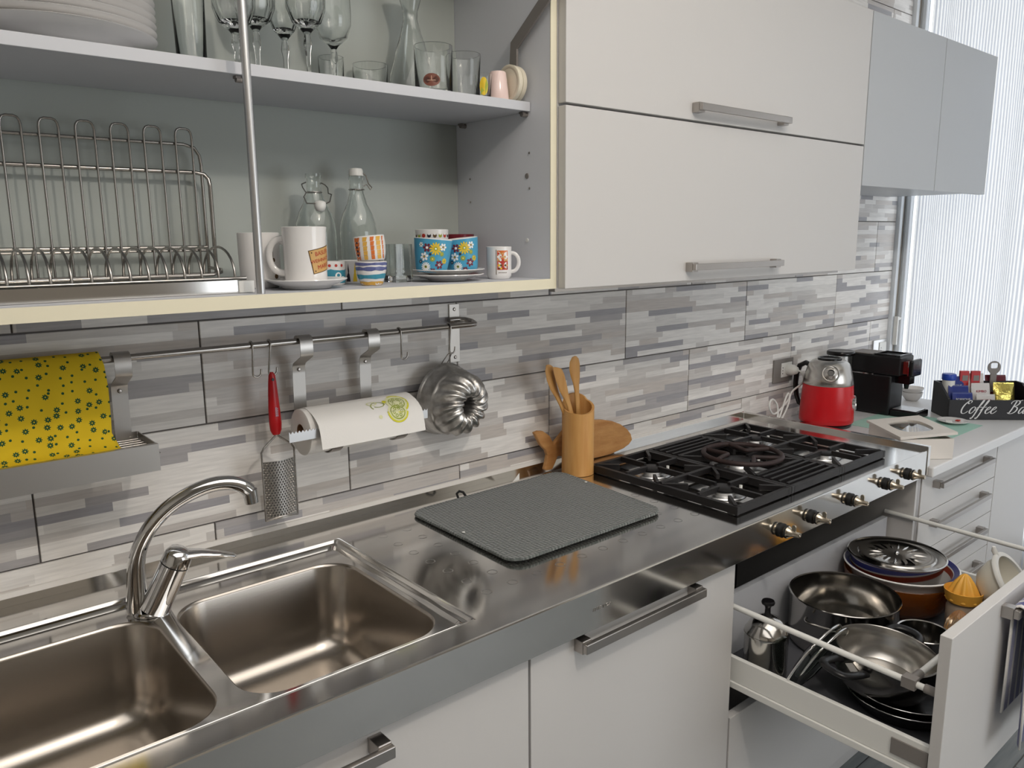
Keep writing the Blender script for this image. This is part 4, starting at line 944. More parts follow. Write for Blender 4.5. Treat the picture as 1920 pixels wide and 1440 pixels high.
# bottles ------------------------------------------------------
def bottle(cx, cy, label, closed, sc=1.0):
    z = ZB + .0003; R_ = .0385 * sc
    t = thing('swing_top_bottle', label, 'bottle', (cx, cy, z))
    pr_ = [(R_ - .006, 0), (R_ - .001, .003), (R_, .010), (R_, .095), (R_ * .96, .112), (R_ * .80, .132), (R_ * .55, .150), (.0160, .165), (.0140, .172), (.0135, .195), (.0150, .197), (.0150, .204)]
    w = .0022; inn = [(r - w, h) for r, h in reversed(pr_[2:])] + [(R_ - .008, .006)]
    obj('glass_body', M().lathe([(0, .002)] + pr_ + inn + [(0, .006)], (cx, cy, z), 36), MAT['greenglass'], t, smooth=55)
    if closed:
        st = obj('stopper', M().lathe([(0, .2045), (.0140, .2045), (.0140, .214), (.0120, .2185), (0, .220)], (cx, cy, z), 24), MAT['whiteplastic'], t, smooth=40)
        W_ = [[(cx + .0145, cy - .002, z + .211), (cx + .020, cy - .004, z + .205), (cx + .024, cy - .006, z + .190), (cx + .030, cy - .008, z + .183), (cx + .027, cy - .008, z + .178), (cx + .0205, cy - .004, z + .189), (cx + .0155, cy - .002, z + .185)]]
    else:
        st = obj('stopper', M().lathe([(0, -.014), (.008, -.011), (.011, -.003), (.011, .004), (.007, .007), (0, .008)], (cx - .003, cy - .0285, z + .146), 20), MAT['whiteplastic'], t, smooth=50)
        W_ = [[(cx - .0155, cy, z + .188), (cx - .026, cy - .004, z + .184), (cx - .0275, cy - .010, z + .178), (cx - .0240, cy - .016, z + .168), (cx - .030, cy - .018, z + .160), (cx - .0290, cy - .027, z + .148), (cx - .012, cy - .0300, z + .148)],
              [(cx + .0155, cy, z + .188), (cx + .022, cy - .004, z + .184), (cx + .0240, cy - .010, z + .178), (cx + .0215, cy - .016, z + .168), (cx + .027, cy - .018, z + .166), (cx + .018, cy - .027, z + .152), (cx + .008, cy - .0300, z + .148)]]
    obj('wire_collar', M().tube([(cx + .0152 * math.cos(2*PI*i/20), cy + .0152 * math.sin(2*PI*i/20), z + (.170 if not closed else .178)) for i in range(20)], .0011, 6, closed=True), MAT['wire'], t, smooth=60)
    for p in W_: obj('wire_bail', M().tube(p, .0012, 6), MAT['wire'], t, smooth=60)
bottle(.7500, -.1000, 'clear swing-top bottle standing open, white stopper dangling at its neck', False)
bottle(.8440, -.0950, 'clear swing-top bottle closed with its white stopper', True, .95)
# little glazed cups -------------------------------------------
def cup(label, cx, cy, z, prof, body, shapes=None, mats=None, tilt=None, name='espresso_cup', inside=None, pn='painted_pattern'):
    t = thing(name, label, 'cup', (cx, cy, z)); b = cup_mesh(prof, cx, cy, z, .0028)
    parts = [('cup_body', b, body)]
    if shapes: parts.append((pn, prints(rfun(prof, z), cx, cy, shapes), mats))
    for n_, q, mt_ in parts:
        if tilt: q.xf(Matrix.Translation((cx, cy, z)) @ tilt @ Matrix.Translation((-cx, -cy, -z)))
        obj(n_, q, mt_, t, smooth=45)
    return t
def band(z0, h, mi, a, w=.075, wob=.001, seed=0):
    R_ = random.Random(seed); n = 12
    lo_ = [(-w/2 + w*i/n, R_.uniform(-wob, wob)) for i in range(n + 1)]; hi = [(w/2 - w*i/n, h + R_.uniform(-wob, wob)) for i in range(n + 1)]
    return (a, z0, lo_ + hi, mi)
def strips(*bands):
    # a band drawn as quads so it follows the curve
    out_ = []
    for th, z0, poly, mi in bands:
        n = len(poly) // 2
        for i in range(n - 1): out_.append((th, z0, [poly[i], poly[i+1], poly[2*n-2-i], poly[2*n-1-i]], mi))
    return out_
PC = [(.0175, 0), (.0195, .002), (.0240, .014), (.0275, .028), (.0285, .0420)]
x, y, z = .7800, -.2500, ZB + .0003; a = CAMA(x, y)
cup('small cup with blue and white stripes, right way up under the orange cup', x, y, z, PC, P_, strips(band(z + .0005, .006, 1, a, .08), band(z + .012, .008, 2, a, .085, .0012, 2), band(z + .027, .006, 0, a, .09, .0012, 3), band(z + .036, .0045, 0, a, .09, .0008, 4)), [cNavy, cOchre, cTeal])
PC2 = [(.0225, 0), (.0245, .002), (.0275, .014), (.0285, .028), (.0278, .044)]
z2 = z + .0432; T = Matrix.Rotation(.10, 4, Vector((.8, -.6, 0)))
ss = []
for k, (o, w, mi) in enumerate(((-.026, .012, 0), (-.009, .007, 1), (.004, .006, 0), (.016, .008, 1), (.026, .003, 0))):
    ss += [(a, z2 + .003, [(o - w/2, j*.008), (o + w/2, j*.008), (o + w/2 + .0006*j, (j+1)*.008 - .0006), (o - w/2 + .0003*j, (j+1)*.008 - .0006)], mi) for j in range(5)]
ss += [(a, z2 + .012 + .007*j, circ_(.0026, 8, -.026 + .001*(j % 2)), 2) for j in range(4)]
cup('small cup painted with orange and ochre stripes, stacked on the blue-striped cup', x + .0015, y, z2, PC2, P_, ss, [cOrange, cOchre, cDark], Matrix.Rotation(.09, 4, Vector((.75, -.66, 0)).cross(Vector((0, 0, 1)))))
x, y = .7330, -.1850; z = ZB + .0003; a = CAMA(x, y); PF = [(.0235, 0), (.0255, .002), (.0268, .020), (.0270, .0420)]
ss = strips(band(z + .004, .024, 0, a, .07, .0015, 8))
for k in range(5): ss.append((a, z + .0355, circ_(.0028, 8, -.026 + k*.012), 1))
ss += [(a, z + .017, circ_(.0065, 12, .014), 2), (a, z + .018, circ_(.0032, 10, .014), 0), (a, z + .010, circ_(.004, 10, .002), 2), (a, z + .012, circ_(.004, 10, .024), 2)]
cup('small white cup painted with teal fish and red dots behind the saucer', x, y, z, PF, P_, ss, [cTeal, cRed, cWhite])
x, y = .7900, -.1650; a = CAMA(x, y); ss = []
for k in range(5): ss += [(a, z + .004, [(-.026 + .0125*k, 0), (-.018 + .0125*k, 0), (-.0215 + .0125*k, .034)], (0, 2, 0, 1, 0)[k])]
cup('small cup painted with yellow and red flames behind the striped cups', x, y, z, PF, P_, ss, [cYel, cRed, cDark])
# square tumblers
for (x, y, lab) in ((.8720, -.1950, 'thick square glass tumbler in front, between the striped and flowered cups'), (.8950, -.1350, 'thick square glass tumbler further back, between the striped and flowered cups')):
    z = ZB + .0003; s = .0205; w = .004
    lp = lambda r_, zz: [(x + a_, y + b_, z + zz) for a_, b_ in rrect(-r_, r_, -r_, r_, .003, 3)]
    t = tag(obj('square_tumbler', M().loft([lp(s, 0), lp(s, .072), lp(s - w, .072), lp(s - w, .012)]), MAT['glass'], smooth=30), lab, 'glass', 'square glass tumblers')
# saucers and flowered cups
x, y = .9600, -.2350
PS2 = [(.0360, 0), (.0380, .0015), (.0400, .0035), (.0560, .0080), (.0720, .0125)]
for k, lab in enumerate(('lower of the two stacked saucers under the flowered cups', 'upper of the two stacked saucers, carrying the flowered cups')):
    z = ZB + .0003 + k * .0096
    tag(obj('saucer', M().lathe([(0, 0)] + PS2 + [(.0715, .0138), (.0560, .0102), (.0400, .0062), (.030, .0058), (0, .0058)], (x + .002*k, y, z), 44), P_, smooth=50), 'white saucer, ' + lab, 'saucer', 'saucers under the flowered cups')
zc_ = ZB + .0003 + .0096 + .0062
PFl = [(.0270, 0), (.0290, .002), (.0310, .012), (.0340, .035), (.0370, .0640)]
def flower(th, z, s, t, r_, petals, pm, cm, ccm, rot=0):
    o = []
    for k in range(petals):
        an = rot + 2*PI*k/petals; o.append((th, z, [(s + r_*(.62*math.cos(an) + q*math.cos(an) * .40 - p*math.sin(an) * (.95*PI/petals)), t + r_*(.62*math.sin(an) + q*math.sin(an) * .40 + p*math.cos(an) * (.95*PI/petals))) for q, p in ((-.9, -.2), (-.3, -.5), (.4, -.55), (.9, -.25), (.9, .25), (.4, .55), (-.3, .5), (-.9, .2))], pm))
    o.append((th, z, circ_(r_ * .30, 10, s, t), cm)); o.append((th, z, circ_(r_ * .14, 8, s, t), ccm)); return o
def flowered(label, x, y, z, tilt, da):
    a = CAMA(x, y) + da
    t = thing('flowered_cup', label, 'cup', (x, y, z), group='turquoise flowered cups')
    Tm = Matrix.Translation((x, y, z)) @ tilt @ Matrix.Translation((-x, -y, -z)); rf = rfun(PFl, z)
    obj('cup_body', cup_mesh(PFl, x, y, z, .0028).xf(Tm), P_, t, smooth=45)
    n = 40; m = M(); lo_ = [onto(rf, x, y, 2*PI*i/n, 0, z + .0005, .00025) for i in range(n)]; ls = [lo_]
    for h in (.002, .012, .024, .035, .050, .0632): ls.append([onto(rf, x, y, 2*PI*i/n, 0, z + h, .00025) for i in range(n)])
    obj('blue_glaze', m.loft(ls, False, False).xf(Tm), cBlue, t, smooth=60)
    fl_ = []
    for rep in (0,):
        A_ = a + rep
        fl_ += flower(A_, z, .004, .046, .0125, 12, 1, 3, 0) + flower(A_, z, -.0130, .047, .0085, 6, 2, 0, 4) + flower(A_, z, -.0175, .0300, .0085, 6, 0, 4, 1, .3) + flower(A_, z, -.0130, .0110, .0095, 14, 0, 3, 4)
        fl_ += flower(A_, z, .0130, .0165, .0085, 6, 2, 0, 4, .2) + flower(A_, z, .0190, .0500, .0075, 6, 0, 4, 1) + flower(A_, z, .0170, .0370, .0050, 8, 3, 1, 3) + flower(A_, z, -.0010, .0265, .0055, 8, 3, 1, 0) + flower(A_, z, .0240, .0240, .0060, 8, 1, 3, 0)
        fl_ += flower(A_, z, -.0260, .0520, .0050, 6, 0, 4, 1) + flower(A_, z, -.0250, .0200, .0040, 8, 4, 0, 4) + flower(A_, z, .0010, .0035, .0060, 6, 2, 0, 4) + flower(A_, z, -.0060, .0350, .0028, 6, 4, 2, 4)
    fm = prints(lambda t_: rf(t_) + .0003, x, y, [q for q in fl_ if all(z + .0005 < z + q[2][i][1] + (q[1] - z) < z + .063 for i in range(len(q[2])))]).xf(Tm)
    obj('flower_print', fm, [cWhite, cYel, cMar, cGreen, cDark], t)
flowered('turquoise cup printed with daisies, left one of the pair on the saucers', .9210, -.2350, zc_ + .0012, Matrix.Rotation(.09, 4, Vector((.45, 1, 0)).normalized()), .05)
flowered('turquoise cup printed with daisies, right one of the pair on the saucers', 1.0020, -.2300, zc_ + .0020, Matrix.Rotation(-.11, 4, Vector((.45, 1, 0)).normalized()), .12)
PB = [(.0270, 0), (.0300, .003), (.0335, .050), (.0350, .100)]
x, y = 1.0040, -.1200; z = ZB + .0003; a = CAMA(x, y); ss = []
for k in range(8):
    c0 = -.042 + .012 * k; ss += [(a, z + .088, circ_(.0042, 10, c0), k % 4), (a, z + .091, circ_(.0022, 8, c0), 4), (a, z + .072, circ_(.0040, 10, c0 + .005), (k + 2) % 4)]
cup('white cup with a printed border of owls, tallest, behind the left flowered cup', x, y, z, PB, P_, ss, [cBrown, cGreen, cRed, cDark, cWhite], name='owl_cup')
x, y = 1.0930, -.0930
rc = thing('red_cup', 'dark red cup mostly hidden behind the right flowered cup', 'cup', (x, y, z)); obj('cup_body', cup_mesh([(.024, 0), (.027, .003), (.032, .040), (.0345, .090)], x, y, z), mat('dark red glaze', '6d1f28', .25), rc, smooth=45)
PFm = [(.0215, 0), (.0235, .003), (.0255, .008), (.0258, .060), (.0262, .0640)]
x, y = 1.0790, -.2500
t = mug('flag_mug', 'small white mug with an orange heraldic print at the right end of the board', x, y, ZB + .0003, PFm, CAMA(x, y) + 1.45, (.014, .052), .017, .0032, .0025)
a = CAMA(x, y) + .30; z = ZB + .0003; R_ = random.Random(5); ss = [(a, z + .046, rect_(.023, .022, 0, 0, 6), 0), (a, z + .0275, rect_(.023, .018, 0, 0, 6), 1), (a, z + .034, rect_(.0012, .050, -.0135, 0, 1), 2)]
for k in range(14): ss.append((a, z + .0375 + .0065 * (k // 5) + .0005, circ_(R_.uniform(.0014, .0026), 7, -.009 + .0045 * (k % 5), .0), (4, 3, 1, 4)[k % 4]))
for k in range(10): ss.append((a, z + .0215 + .006 * (k // 5), circ_(R_.uniform(.0012, .0028), 6, -.008 + .0045 * (k % 5), .0), (2, 5, 2, 0)[k % 4]))
ss += [(a, z + .0128, rect_(.0018, .0012, -.008 + .0026 * k, 0, 1), 2) for k in range(7)]
obj('flag_print', prints(rfun(PFm, z), x, y, ss), [cOrange, cRed, cBrown, cWhite, cGold, cYel], t, label='orange and red heraldic print')
# ------------------------------------------------------------------ upper shelf
ZS = 1.8082
# plates
for k in range(9):
    z = ZS + .0003 + k * .0108; s = 1.0
    tag(obj('soup_plate', M().lathe([(0, 0), (.0780, 0), (.0800, .002), (.0880, .0080), (.1010, .0190), (.1330, .0238), (.1348, .0252), (.1325, .0262), (.0995, .0212), (.0860, .0110), (.0780, .0048), (0, .0048)], (.3270, -.1640, z), 56), P_, smooth=45),
        'white soup plate, ' + ['lowest of the stack', 'second from the bottom of the stack', 'third from the bottom of the stack', 'fourth from the bottom of the stack', 'fifth from the bottom of the stack', 'sixth from the bottom of the stack', 'seventh from the bottom of the stack', 'eighth from the bottom of the stack', 'topmost of the stack'][k] + ' on the upper shelf', 'plate', 'soup plates on the upper shelf')
def tumbler(label, cx, cy, r0, r1, h, base=.008, w=.0018, name='glass_tumbler', group=None):
    o = obj(name, M().lathe([(0, 0), (r0 - .002, 0), (r0, .002), (r1, h), (r1 - w * .5, h + .0006), (r1 - w, h), (r0 - w, base), (0, base)], (cx, cy, ZS + .0003), 36), MAT['glass'], smooth=45)
    return tag(o, label, 'glass', group)
def goblet(label, cx, cy, rb, zb, zt_, facets=14, group='stemmed glasses on the upper shelf', name='crystal_goblet', foot=.030):
    z = ZS + .0003; hb = zb - z; ht = zt_ - z; H = ht - hb
    t = thing(name, label, 'glass', (cx, cy, z), group=group)
    mod = (lambda a, r_, h: 1 + .055 * abs(math.cos(facets * a / 2)) * max(0, 1 - abs(h - hb - H*.35) / (H*.5))) if facets else None
    out_ = [(.0050, hb - .004), (.0095, hb + .002), (rb * .72, hb + H*.14), (rb * .96, hb + H*.36), (rb, hb + H*.55), (rb * .97, hb + H)]
    inn = [(rb * .97 - .0016, ht), (rb - .0022, hb + H*.55), (rb * .96 - .0026, hb + H*.36), (rb * .70 - .003, hb + H*.17), (.004, hb + .010), (0, hb + .009)]
    obj('bowl', M().lathe([(0, hb - .004)] + out_ + inn, (cx, cy, z), facets * 4 if facets else 40, mod), MAT['glass'], t, smooth=35 if facets else 60)
    sm = hb - .0045
    obj('stem', M().lathe([(0, .0042), (.008, .0044), (.0052, .010), (.0038, sm * .35), (.0046, sm * .62), (.0075, sm * .80), (.0062, sm * .92), (.0050, sm), (0, sm)], (cx, cy, z), 8 if facets else 20), MAT['glass'], t, smooth=30 if facets else 60)
    obj('foot', M().lathe([(0, 0), (foot, 0), (foot, .0012), (.012, .0038), (0, .0040)], (cx, cy, z), 36), MAT['glass'], t, smooth=50)
goblet('cut crystal goblet just left of the white support rod', .5880, -.1750, .0335, 1.8750, 1.975)
goblet('cut crystal goblet just right of the support rod, set back', .6560, -.1000, .0345, 1.9050, 2.005)
goblet('smallest cut crystal goblet, between two larger ones', .7085, -.1000, .0255, 1.8980, 1.985, 12, foot=.026)
goblet('cut crystal goblet second from the right, beside the plain balloon glass', .7180, -.1700, .0330, 1.8960, 2.000)
goblet('plain balloon wine glass right of the crystal goblets', .8060, -.1000, .0350, 1.8960, 2.000, 0, name='wine_glass')
t = tumbler('tall narrow glass with a lemon print behind the soup plates', .5410, -.1000, .0235, .0270, .170, name='tall_glass')
t = tumbler('low plain tumbler half hidden behind the balloon glass', .8210, -.0580, .0235, .0245, .078, group='low tumblers at the back of the shelf')
t = tumbler('low wide plain tumbler alone between the balloon glass and the carafe', .9050, -.0620, .0340, .0352, .074, group='low tumblers at the back of the shelf')
o = obj('glass_carafe', M().lathe([(0, .002), (.046, 0), (.050, .004), (.0495, .030), (.043, .065), (.033, .100), (.020, .140), (.0145, .165), (.0150, .180), (.021, .200), (.029, .225), (.0275, .226), (.0195, .200), (.0130, .180), (.0125, .165), (.018, .140), (.031, .100), (.041, .065), (.0475, .030), (.047, .008), (0, .007)], (.9830, -.0950, ZS + .0003), 36), MAT['glass'], smooth=60)
tag(o, 'clear waisted glass carafe at the back of the upper shelf', 'carafe')
bgx, bgy = .9560, -.2100
bg = thing('badge_tumbler', 'straight clear tumbler with a brown oval badge near the front of the shelf', 'glass', (bgx, bgy, ZS + .0003))
obj('glass_body', M().lathe([(0, 0), (.0340, 0), (.0360, .002), (.0366, .090), (.0360, .0906), (.0350, .090), (.0344, .009), (0, .009)], (bgx, bgy, ZS + .0003), 40), MAT['glass'], bg, smooth=45)
a = CAMA(bgx, bgy) - .12; rf = lambda t_: .0362
obj('badge_print', prints(rf, bgx, bgy, [(a, ZS + .024, [(.0165 * math.cos(2*PI*i/20), .0115 * math.sin(2*PI*i/20)) for i in range(20)], 0), (a, ZS + .024, rect_(.016, .0012, 0, -.001, 4), 1), (a, ZS + .024, rect_(.0012, .008, 0, .003, 1), 1)]), [mat('badge brown', '7a4a3c', .5), mat('badge cream', 'c9a58e', .5)], bg, label='brown oval badge')
tumbler('flared clear tumbler between the badge tumbler and the pink cup', 1.0320, -.2050, .0290, .0335, .086)
ex, ey = 1.0510, -.2420
eg = thing('lemon_shot_glass', 'tiny glass printed with a yellow lemon in front of the pink cup', 'glass', (ex, ey, ZS + .0003))
obj('glass_body', M().lathe([(0, 0), (.0135, 0), (.0145, .001), (.0165, .046), (.0155, .046), (.0130, .005), (0, .005)], (ex, ey, ZS + .0003), 28), MAT['glass'], eg, smooth=45)
a = CAMA(ex, ey); rf = lambda t_: .0146 + (t_ - ZS) * .045
obj('lemon_print', prints(rf, ex, ey, [(a, ZS + .022, [(.0085 * math.cos(2*PI*i/14) + .001, .017 * math.sin(2*PI*i/14)) for i in range(14)], 0), (a, ZS + .020, [(.004, -.014), (.010, .004), (.006, .016), (.003, 0)], 1), (a, ZS + .010, [(-.006, -.006), (.002, .004), (-.004, .010)], 1)]), [cYel, cGreen], eg)
kx, ky = 1.0870, -.2430
pk = thing('pink_cup', 'small pale pink conical cup standing upside down by the lemon glass', 'cup', (kx, ky, ZS + .0003))
obj('cup_body', M().lathe([(.0205, .001), (.0215, 0), (.0218, .002), (.0205, .018), (.0165, .052), (.0150, .0545), (.012, .0550), (.0118, .0535), (0, .0535)], (kx, ky, ZS + .0003), 36), mat('pale pink porcelain', 'e6cdc6', .15, coat=.3), pk, smooth=45)
for i, (x, lab) in enumerate(((1.1165, 'white round plastic lid, outer one leaning on the cabinet side'), (1.1310, 'white round plastic lid, inner one against the cabinet side'))):
    m = M().lathe([(0, 0), (.0325, 0), (.0350, .002), (.0355, .0115), (.0335, .0124), (.0300, .0124), (.0280, .0112), (.0260, .0118), (0, .0118)], n=36)
    m.xf(Matrix.Translation((x + .0055, -.2460 + .004 * i, ZS + .0003 + .0356)) @ Matrix.Rotation(-PI/2, 4, 'Y'))
    tag(obj('jar_lid', m, mat('ivory lid plastic', 'ded6c2', .4), smooth=40), lab, 'lid', 'jar lids on the upper shelf')
# ------------------------------------------------------------------ pots in the pulled-out drawer
ZD = .5610
def lathe_at(prof, c, n=40, tilt=None, mod=None):
    m = M().lathe(prof, (0, 0, 0), n, mod)
    mx = Matrix.Translation(c)
    if tilt: mx = mx @ tilt
    return m.xf(mx)
def loop_handle(pts, r_, name, parent, mt, flat=None, n=10):
    Q = [Vector(p) for p in pts]
    for _ in range(2):
        N = [Q[0]]
        for i in range(len(Q) - 1): N += [Q[i] * .75 + Q[i+1] * .25, Q[i] * .25 + Q[i+1] * .75]
        Q = N + [Q[-1]]
    return obj(name, M().tube(Q, r_, n, flat=flat), mt, parent, smooth=70)
# stockpot
cx, cy, rr, h = 1.8080, -.6680, .1255, .1250
st = thing('stock_pot', 'open stainless stock pot with wire loop handles at the back of the drawer', 'pot', (cx, cy, ZD + .0004))
obj('pot_body', lathe_at([(0, 0), (rr - .010, 0), (rr - .004, .003), (rr - .0015, .010), (rr - .0015, h - .006), (rr + .0015, h - .0015), (rr + .0005, h), (rr - .003, h - .0015), (rr - .0040, h - .010), (rr - .0045, .012), (rr - .012, .005), (0, .005)], (cx, cy, ZD + .0006), 56), MAT['potsteel'], st, smooth=45)
for an in (3.32, .45):
    ux, uy = math.cos(an), math.sin(an); vx, vy = -uy, ux
    def q(o, s, z): return (cx + ux * o + vx * s, cy + uy * o + vy * s, ZD + z)
    loop_handle([q(rr - .001, -.045, h - .030), q(rr + .006, -.045, h - .026), q(rr + .026, -.040, h - .022), q(rr + .034, -.030, h - .024), q(rr + .034, .030, h - .024), q(rr + .026, .040, h - .022), q(rr + .006, .045, h - .026), q(rr - .001, .045, h - .030)], .0032, 'loop_handle', st, MAT['potsteel'])
# amber bowl, white bowl, steel lid
cx, cy = 2.1050, -.6720
ab = tag(obj('amber_bowl', lathe_at([(0, 0), (.086, 0), (.098, .003), (.124, .028), (.135, .062), (.1385, .094), (.1365, .096), (.1325, .062), (.1210, .030), (.096, .008), (0, .006)], (cx, cy, ZD + .0006), 56), MAT['amber'], smooth=50), 'large amber glass bowl at the back right of the drawer', 'bowl')
wbm = M(); zz = ZD + .0165
wb_ = thing('enamel_bowl', 'white rimmed bowl with blue and red stripes nested in the amber bowl', 'bowl', (cx, cy, zz))
obj('bowl_body', lathe_at([(0, 0), (.055, 0), (.095, .025), (.119, .062), (.1275, .090), (.1400, .0980), (.1410, .1010), (.1380, .1030), (.1240, .0950), (.1160, .064), (.092, .029), (.053, .004), (0, .004)], (cx, cy, zz), 56), MAT['porcelain'], wb_, smooth=45)
def ringband(r0, z0, r1, z1): return M().loft([[(cx + r0*math.cos(2*PI*i/56), cy + r0*math.sin(2*PI*i/56), zz + z0) for i in range(56)], [(cx + r1*math.cos(2*PI*i/56), cy + r1*math.sin(2*PI*i/56), zz + z1) for i in range(56)]], False, False)
obj('stripe', ringband(.1370, .1030, .1250, .0963), mat('navy stripe', '2b2f6b', .3), wb_, label='navy stripe inside the rim')
obj('stripe', ringband(.1233, .0930, .1195, .0780), mat('red stripe', 'a8442e', .3), wb_, label='brick red stripe inside the rim')
lz = zz + .1090; lx, ly = cx - .002, cy + .012
ld = thing('steel_pot_lid', 'round stainless lid with embossed sunburst lying on the white rimmed bowl', 'lid', (lx, ly, lz - .045))
prof = [(.1010, -.0420), (.1060, -.0415), (.1160, .0120), (.1205, .0150), (.1215, .0180), (.1180, .0195), (.1120, .0160), (.0960, .0150), (.0930, .0185), (.0850, .0190), (.0800, .0165), (.0300, .0165), (.0060, .0185), (0, .0190)]
obj('lid_body', lathe_at(prof, (lx, ly, lz), 72), MAT['potsteel'], ld, smooth=40)
for k in range(18):
    a = 2*PI*k/18; c, s = math.cos(a), math.sin(a); m = M(); L_ = []
    for r_, w, hh in ((.034, .0006, .0166), (.046, .0035, .0195), (.060, .0030, .0190), (.074, .0004, .0166)):
        L_.append([(lx + r_*c - w*s, ly + r_*s + w*c, lz + .0163), (lx + r_*c, ly + r_*s, lz + hh), (lx + r_*c + w*s, ly + r_*s - w*c, lz + .0163)])
    obj('sun_ray', m.loft(L_), MAT['potsteel'], ld, smooth=60)
obj('lid_rivet', M().lathe([(0, .024), (.004, .0230), (.006, .0195), (.006, .0185)], (lx, ly, lz), 16), MAT['chrome'], ld, smooth=50)
# milk boiler / press pot
cx, cy, rr = 1.5360, -.6280, .0480
mb = thing('steel_press_pot', 'small lidded steel pot with a black knob in the left back corner of the drawer', 'pot', (cx, cy, ZD + .0004))
obj('pot_body', lathe_at([(0, 0), (rr - .004, 0), (rr - .001, .003), (rr, .010), (rr, .098), (rr + .0015, .1005), (rr + .001, .103), (0, .103)], (cx, cy, ZD + .0006), 40), MAT['potsteel'], mb, smooth=45)
lid_ = obj('lid', lathe_at([(rr + .0005, .1035), (rr, .1075), (rr * .93, .112), (rr * .80, .124), (rr * .55, .136), (rr * .25, .142), (0, .143)], (cx, cy, ZD + .0006), 40), MAT['potsteel'], mb, smooth=50)
obj('knob', lathe_at([(.0100, .141), (.0065, .148), (.0060, .160), (.0085, .167), (.0140, .170), (.0150, .174), (.0130, .178), (0, .1785)], (cx, cy, ZD + .0006), 24), MAT['black'], mb, smooth=50)
loop_handle([(cx + .046, cy + .004, ZD + .096), (cx + .062, cy + .006, ZD + .098), (cx + .072, cy + .007, ZD + .088), (cx + .074, cy + .007, ZD + .060), (cx + .066, cy + .006, ZD + .036), (cx + .046, cy + .004, ZD + .030)], .0052, 'handle', mb, MAT['black'], (1.3, .8))
# stacked dark pans
for k, (px_, py_, pr_, z, lab) in enumerate(((1.6520, -.8890, .1195, 0, 'lowest dark frying pan in the stack under the steel casserole'), (1.6520, -.8890, .1125, .0120, 'upper dark frying pan directly under the steel casserole'))):
    p_ = thing('frying_pan', lab, 'pan', (px_, py_, ZD + z + .0004), group='dark frying pans stacked in the drawer')
    obj('pan_body', lathe_at([(0, 0), (pr_ * .74, 0), (pr_ * .80, .003), (pr_ * .97, .030), (pr_, .036), (pr_ - .0035, .0362), (pr_ * .94, .030), (pr_ * .78, .0055), (0, .0045)], (px_, py_, ZD + z + .0006), 52), MAT['darkpan'], p_, smooth=45)
    obj('rim_ring', M().tube([(px_ + (pr_ - .0012) * math.cos(2*PI*i/52), py_ + (pr_ - .0012) * math.sin(2*PI*i/52), ZD + z + .0368) for i in range(52)], .0013, 6, closed=True), MAT['chrome'], p_, smooth=60)
# casserole with black handles
cx, cy, rr = 1.6280, -.8460, .1020; tl = Matrix.Rotation(.10, 4, Vector((.9, .45, 0)).normalized()); zz = ZD + .0385
ca = thing('steel_casserole', 'steel casserole with two black loop handles resting on the dark frying pans', 'pot', (cx, cy, zz))
cz = zz + .012
def T(m): return m.xf(Matrix.Translation((cx, cy, cz)) @ tl)
obj('pot_body', T(M().lathe([(0, -.010), (.080, -.010), (.084, -.008), (.084, -.003), (.087, .001), (.095, .016), (.1000, .042), (rr, .068), (rr + .0012, .0695), (rr - .0015, .0710), (rr - .0038, .068), (.0965, .045), (.089, .018), (.078, .0045), (0, .0035)], n=56)), MAT['potinside'], ca, smooth=45)
for an, ex_ in ((PI - .22, .020), (.12, .0)):
    ux, uy = math.cos(an), math.sin(an); vx, vy = -uy, ux
    def q(o, s, z): return (ux * o + vx * s, uy * o + vy * s, z)
    Q = [Vector(p) for p in (q(rr - .002, -.030, .052), q(rr + .012, -.033, .055), q(rr + .034 + ex_, -.030, .058), q(rr + .046 + ex_, -.014, .060), q(rr + .046 + ex_, .014, .060), q(rr + .034 + ex_, .030, .058), q(rr + .012, .033, .055), q(rr - .002, .030, .052))]
    for _ in range(2):
        N = [Q[0]]
        for i in range(len(Q) - 1): N += [Q[i] * .75 + Q[i+1] * .25, Q[i] * .25 + Q[i+1] * .75]
        Q = N + [Q[-1]]
    hb = obj('loop_handle', T(M().tube(Q, .0085, 10, flat=(.75, 1.2))), MAT['black'], ca, smooth=60, label='black plastic loop handle')
    obj('handle_bracket', T(M().lathe([(0, 0), (.010, 0), (.010, .004), (0, .004)], n=4).xf(Matrix.Translation((ux * (rr - .002), uy * (rr - .002), .050)) @ Matrix.Rotation(an, 4, 'Z') @ Matrix.Rotation(PI/2, 4, 'Y') @ Matrix.Scale(1.6, 4, (0, 1, 0)))), MAT['potsteel'], hb)
# small saucepan behind
cx, cy, rr = 1.8180, -.8520, .0560; zz = ZD
sp3 = thing('small_saucepan', 'small steel saucepan between the casserole and the drawer front', 'pan', (cx, cy, zz + .0004))
obj('pan_body', lathe_at([(0, 0), (rr - .008, 0), (rr - .003, .003), (rr - .001, .010), (rr - .001, .091), (rr + .0015, .094), (rr, .0955), (rr - .0030, .094), (rr - .0035, .010), (0, .005)], (cx, cy, zz + .0006), 44), MAT['potsteel'], sp3, smooth=45)
loop_handle([(cx + .004, cy - rr + .001, zz + .082), (cx + .008, cy - rr - .020, zz + .086), (cx + .012, cy - rr - .060, zz + .088), (cx + .014, cy - rr - .090, zz + .088)], .0072, 'handle', sp3, MAT['black'], (.8, 1.3))
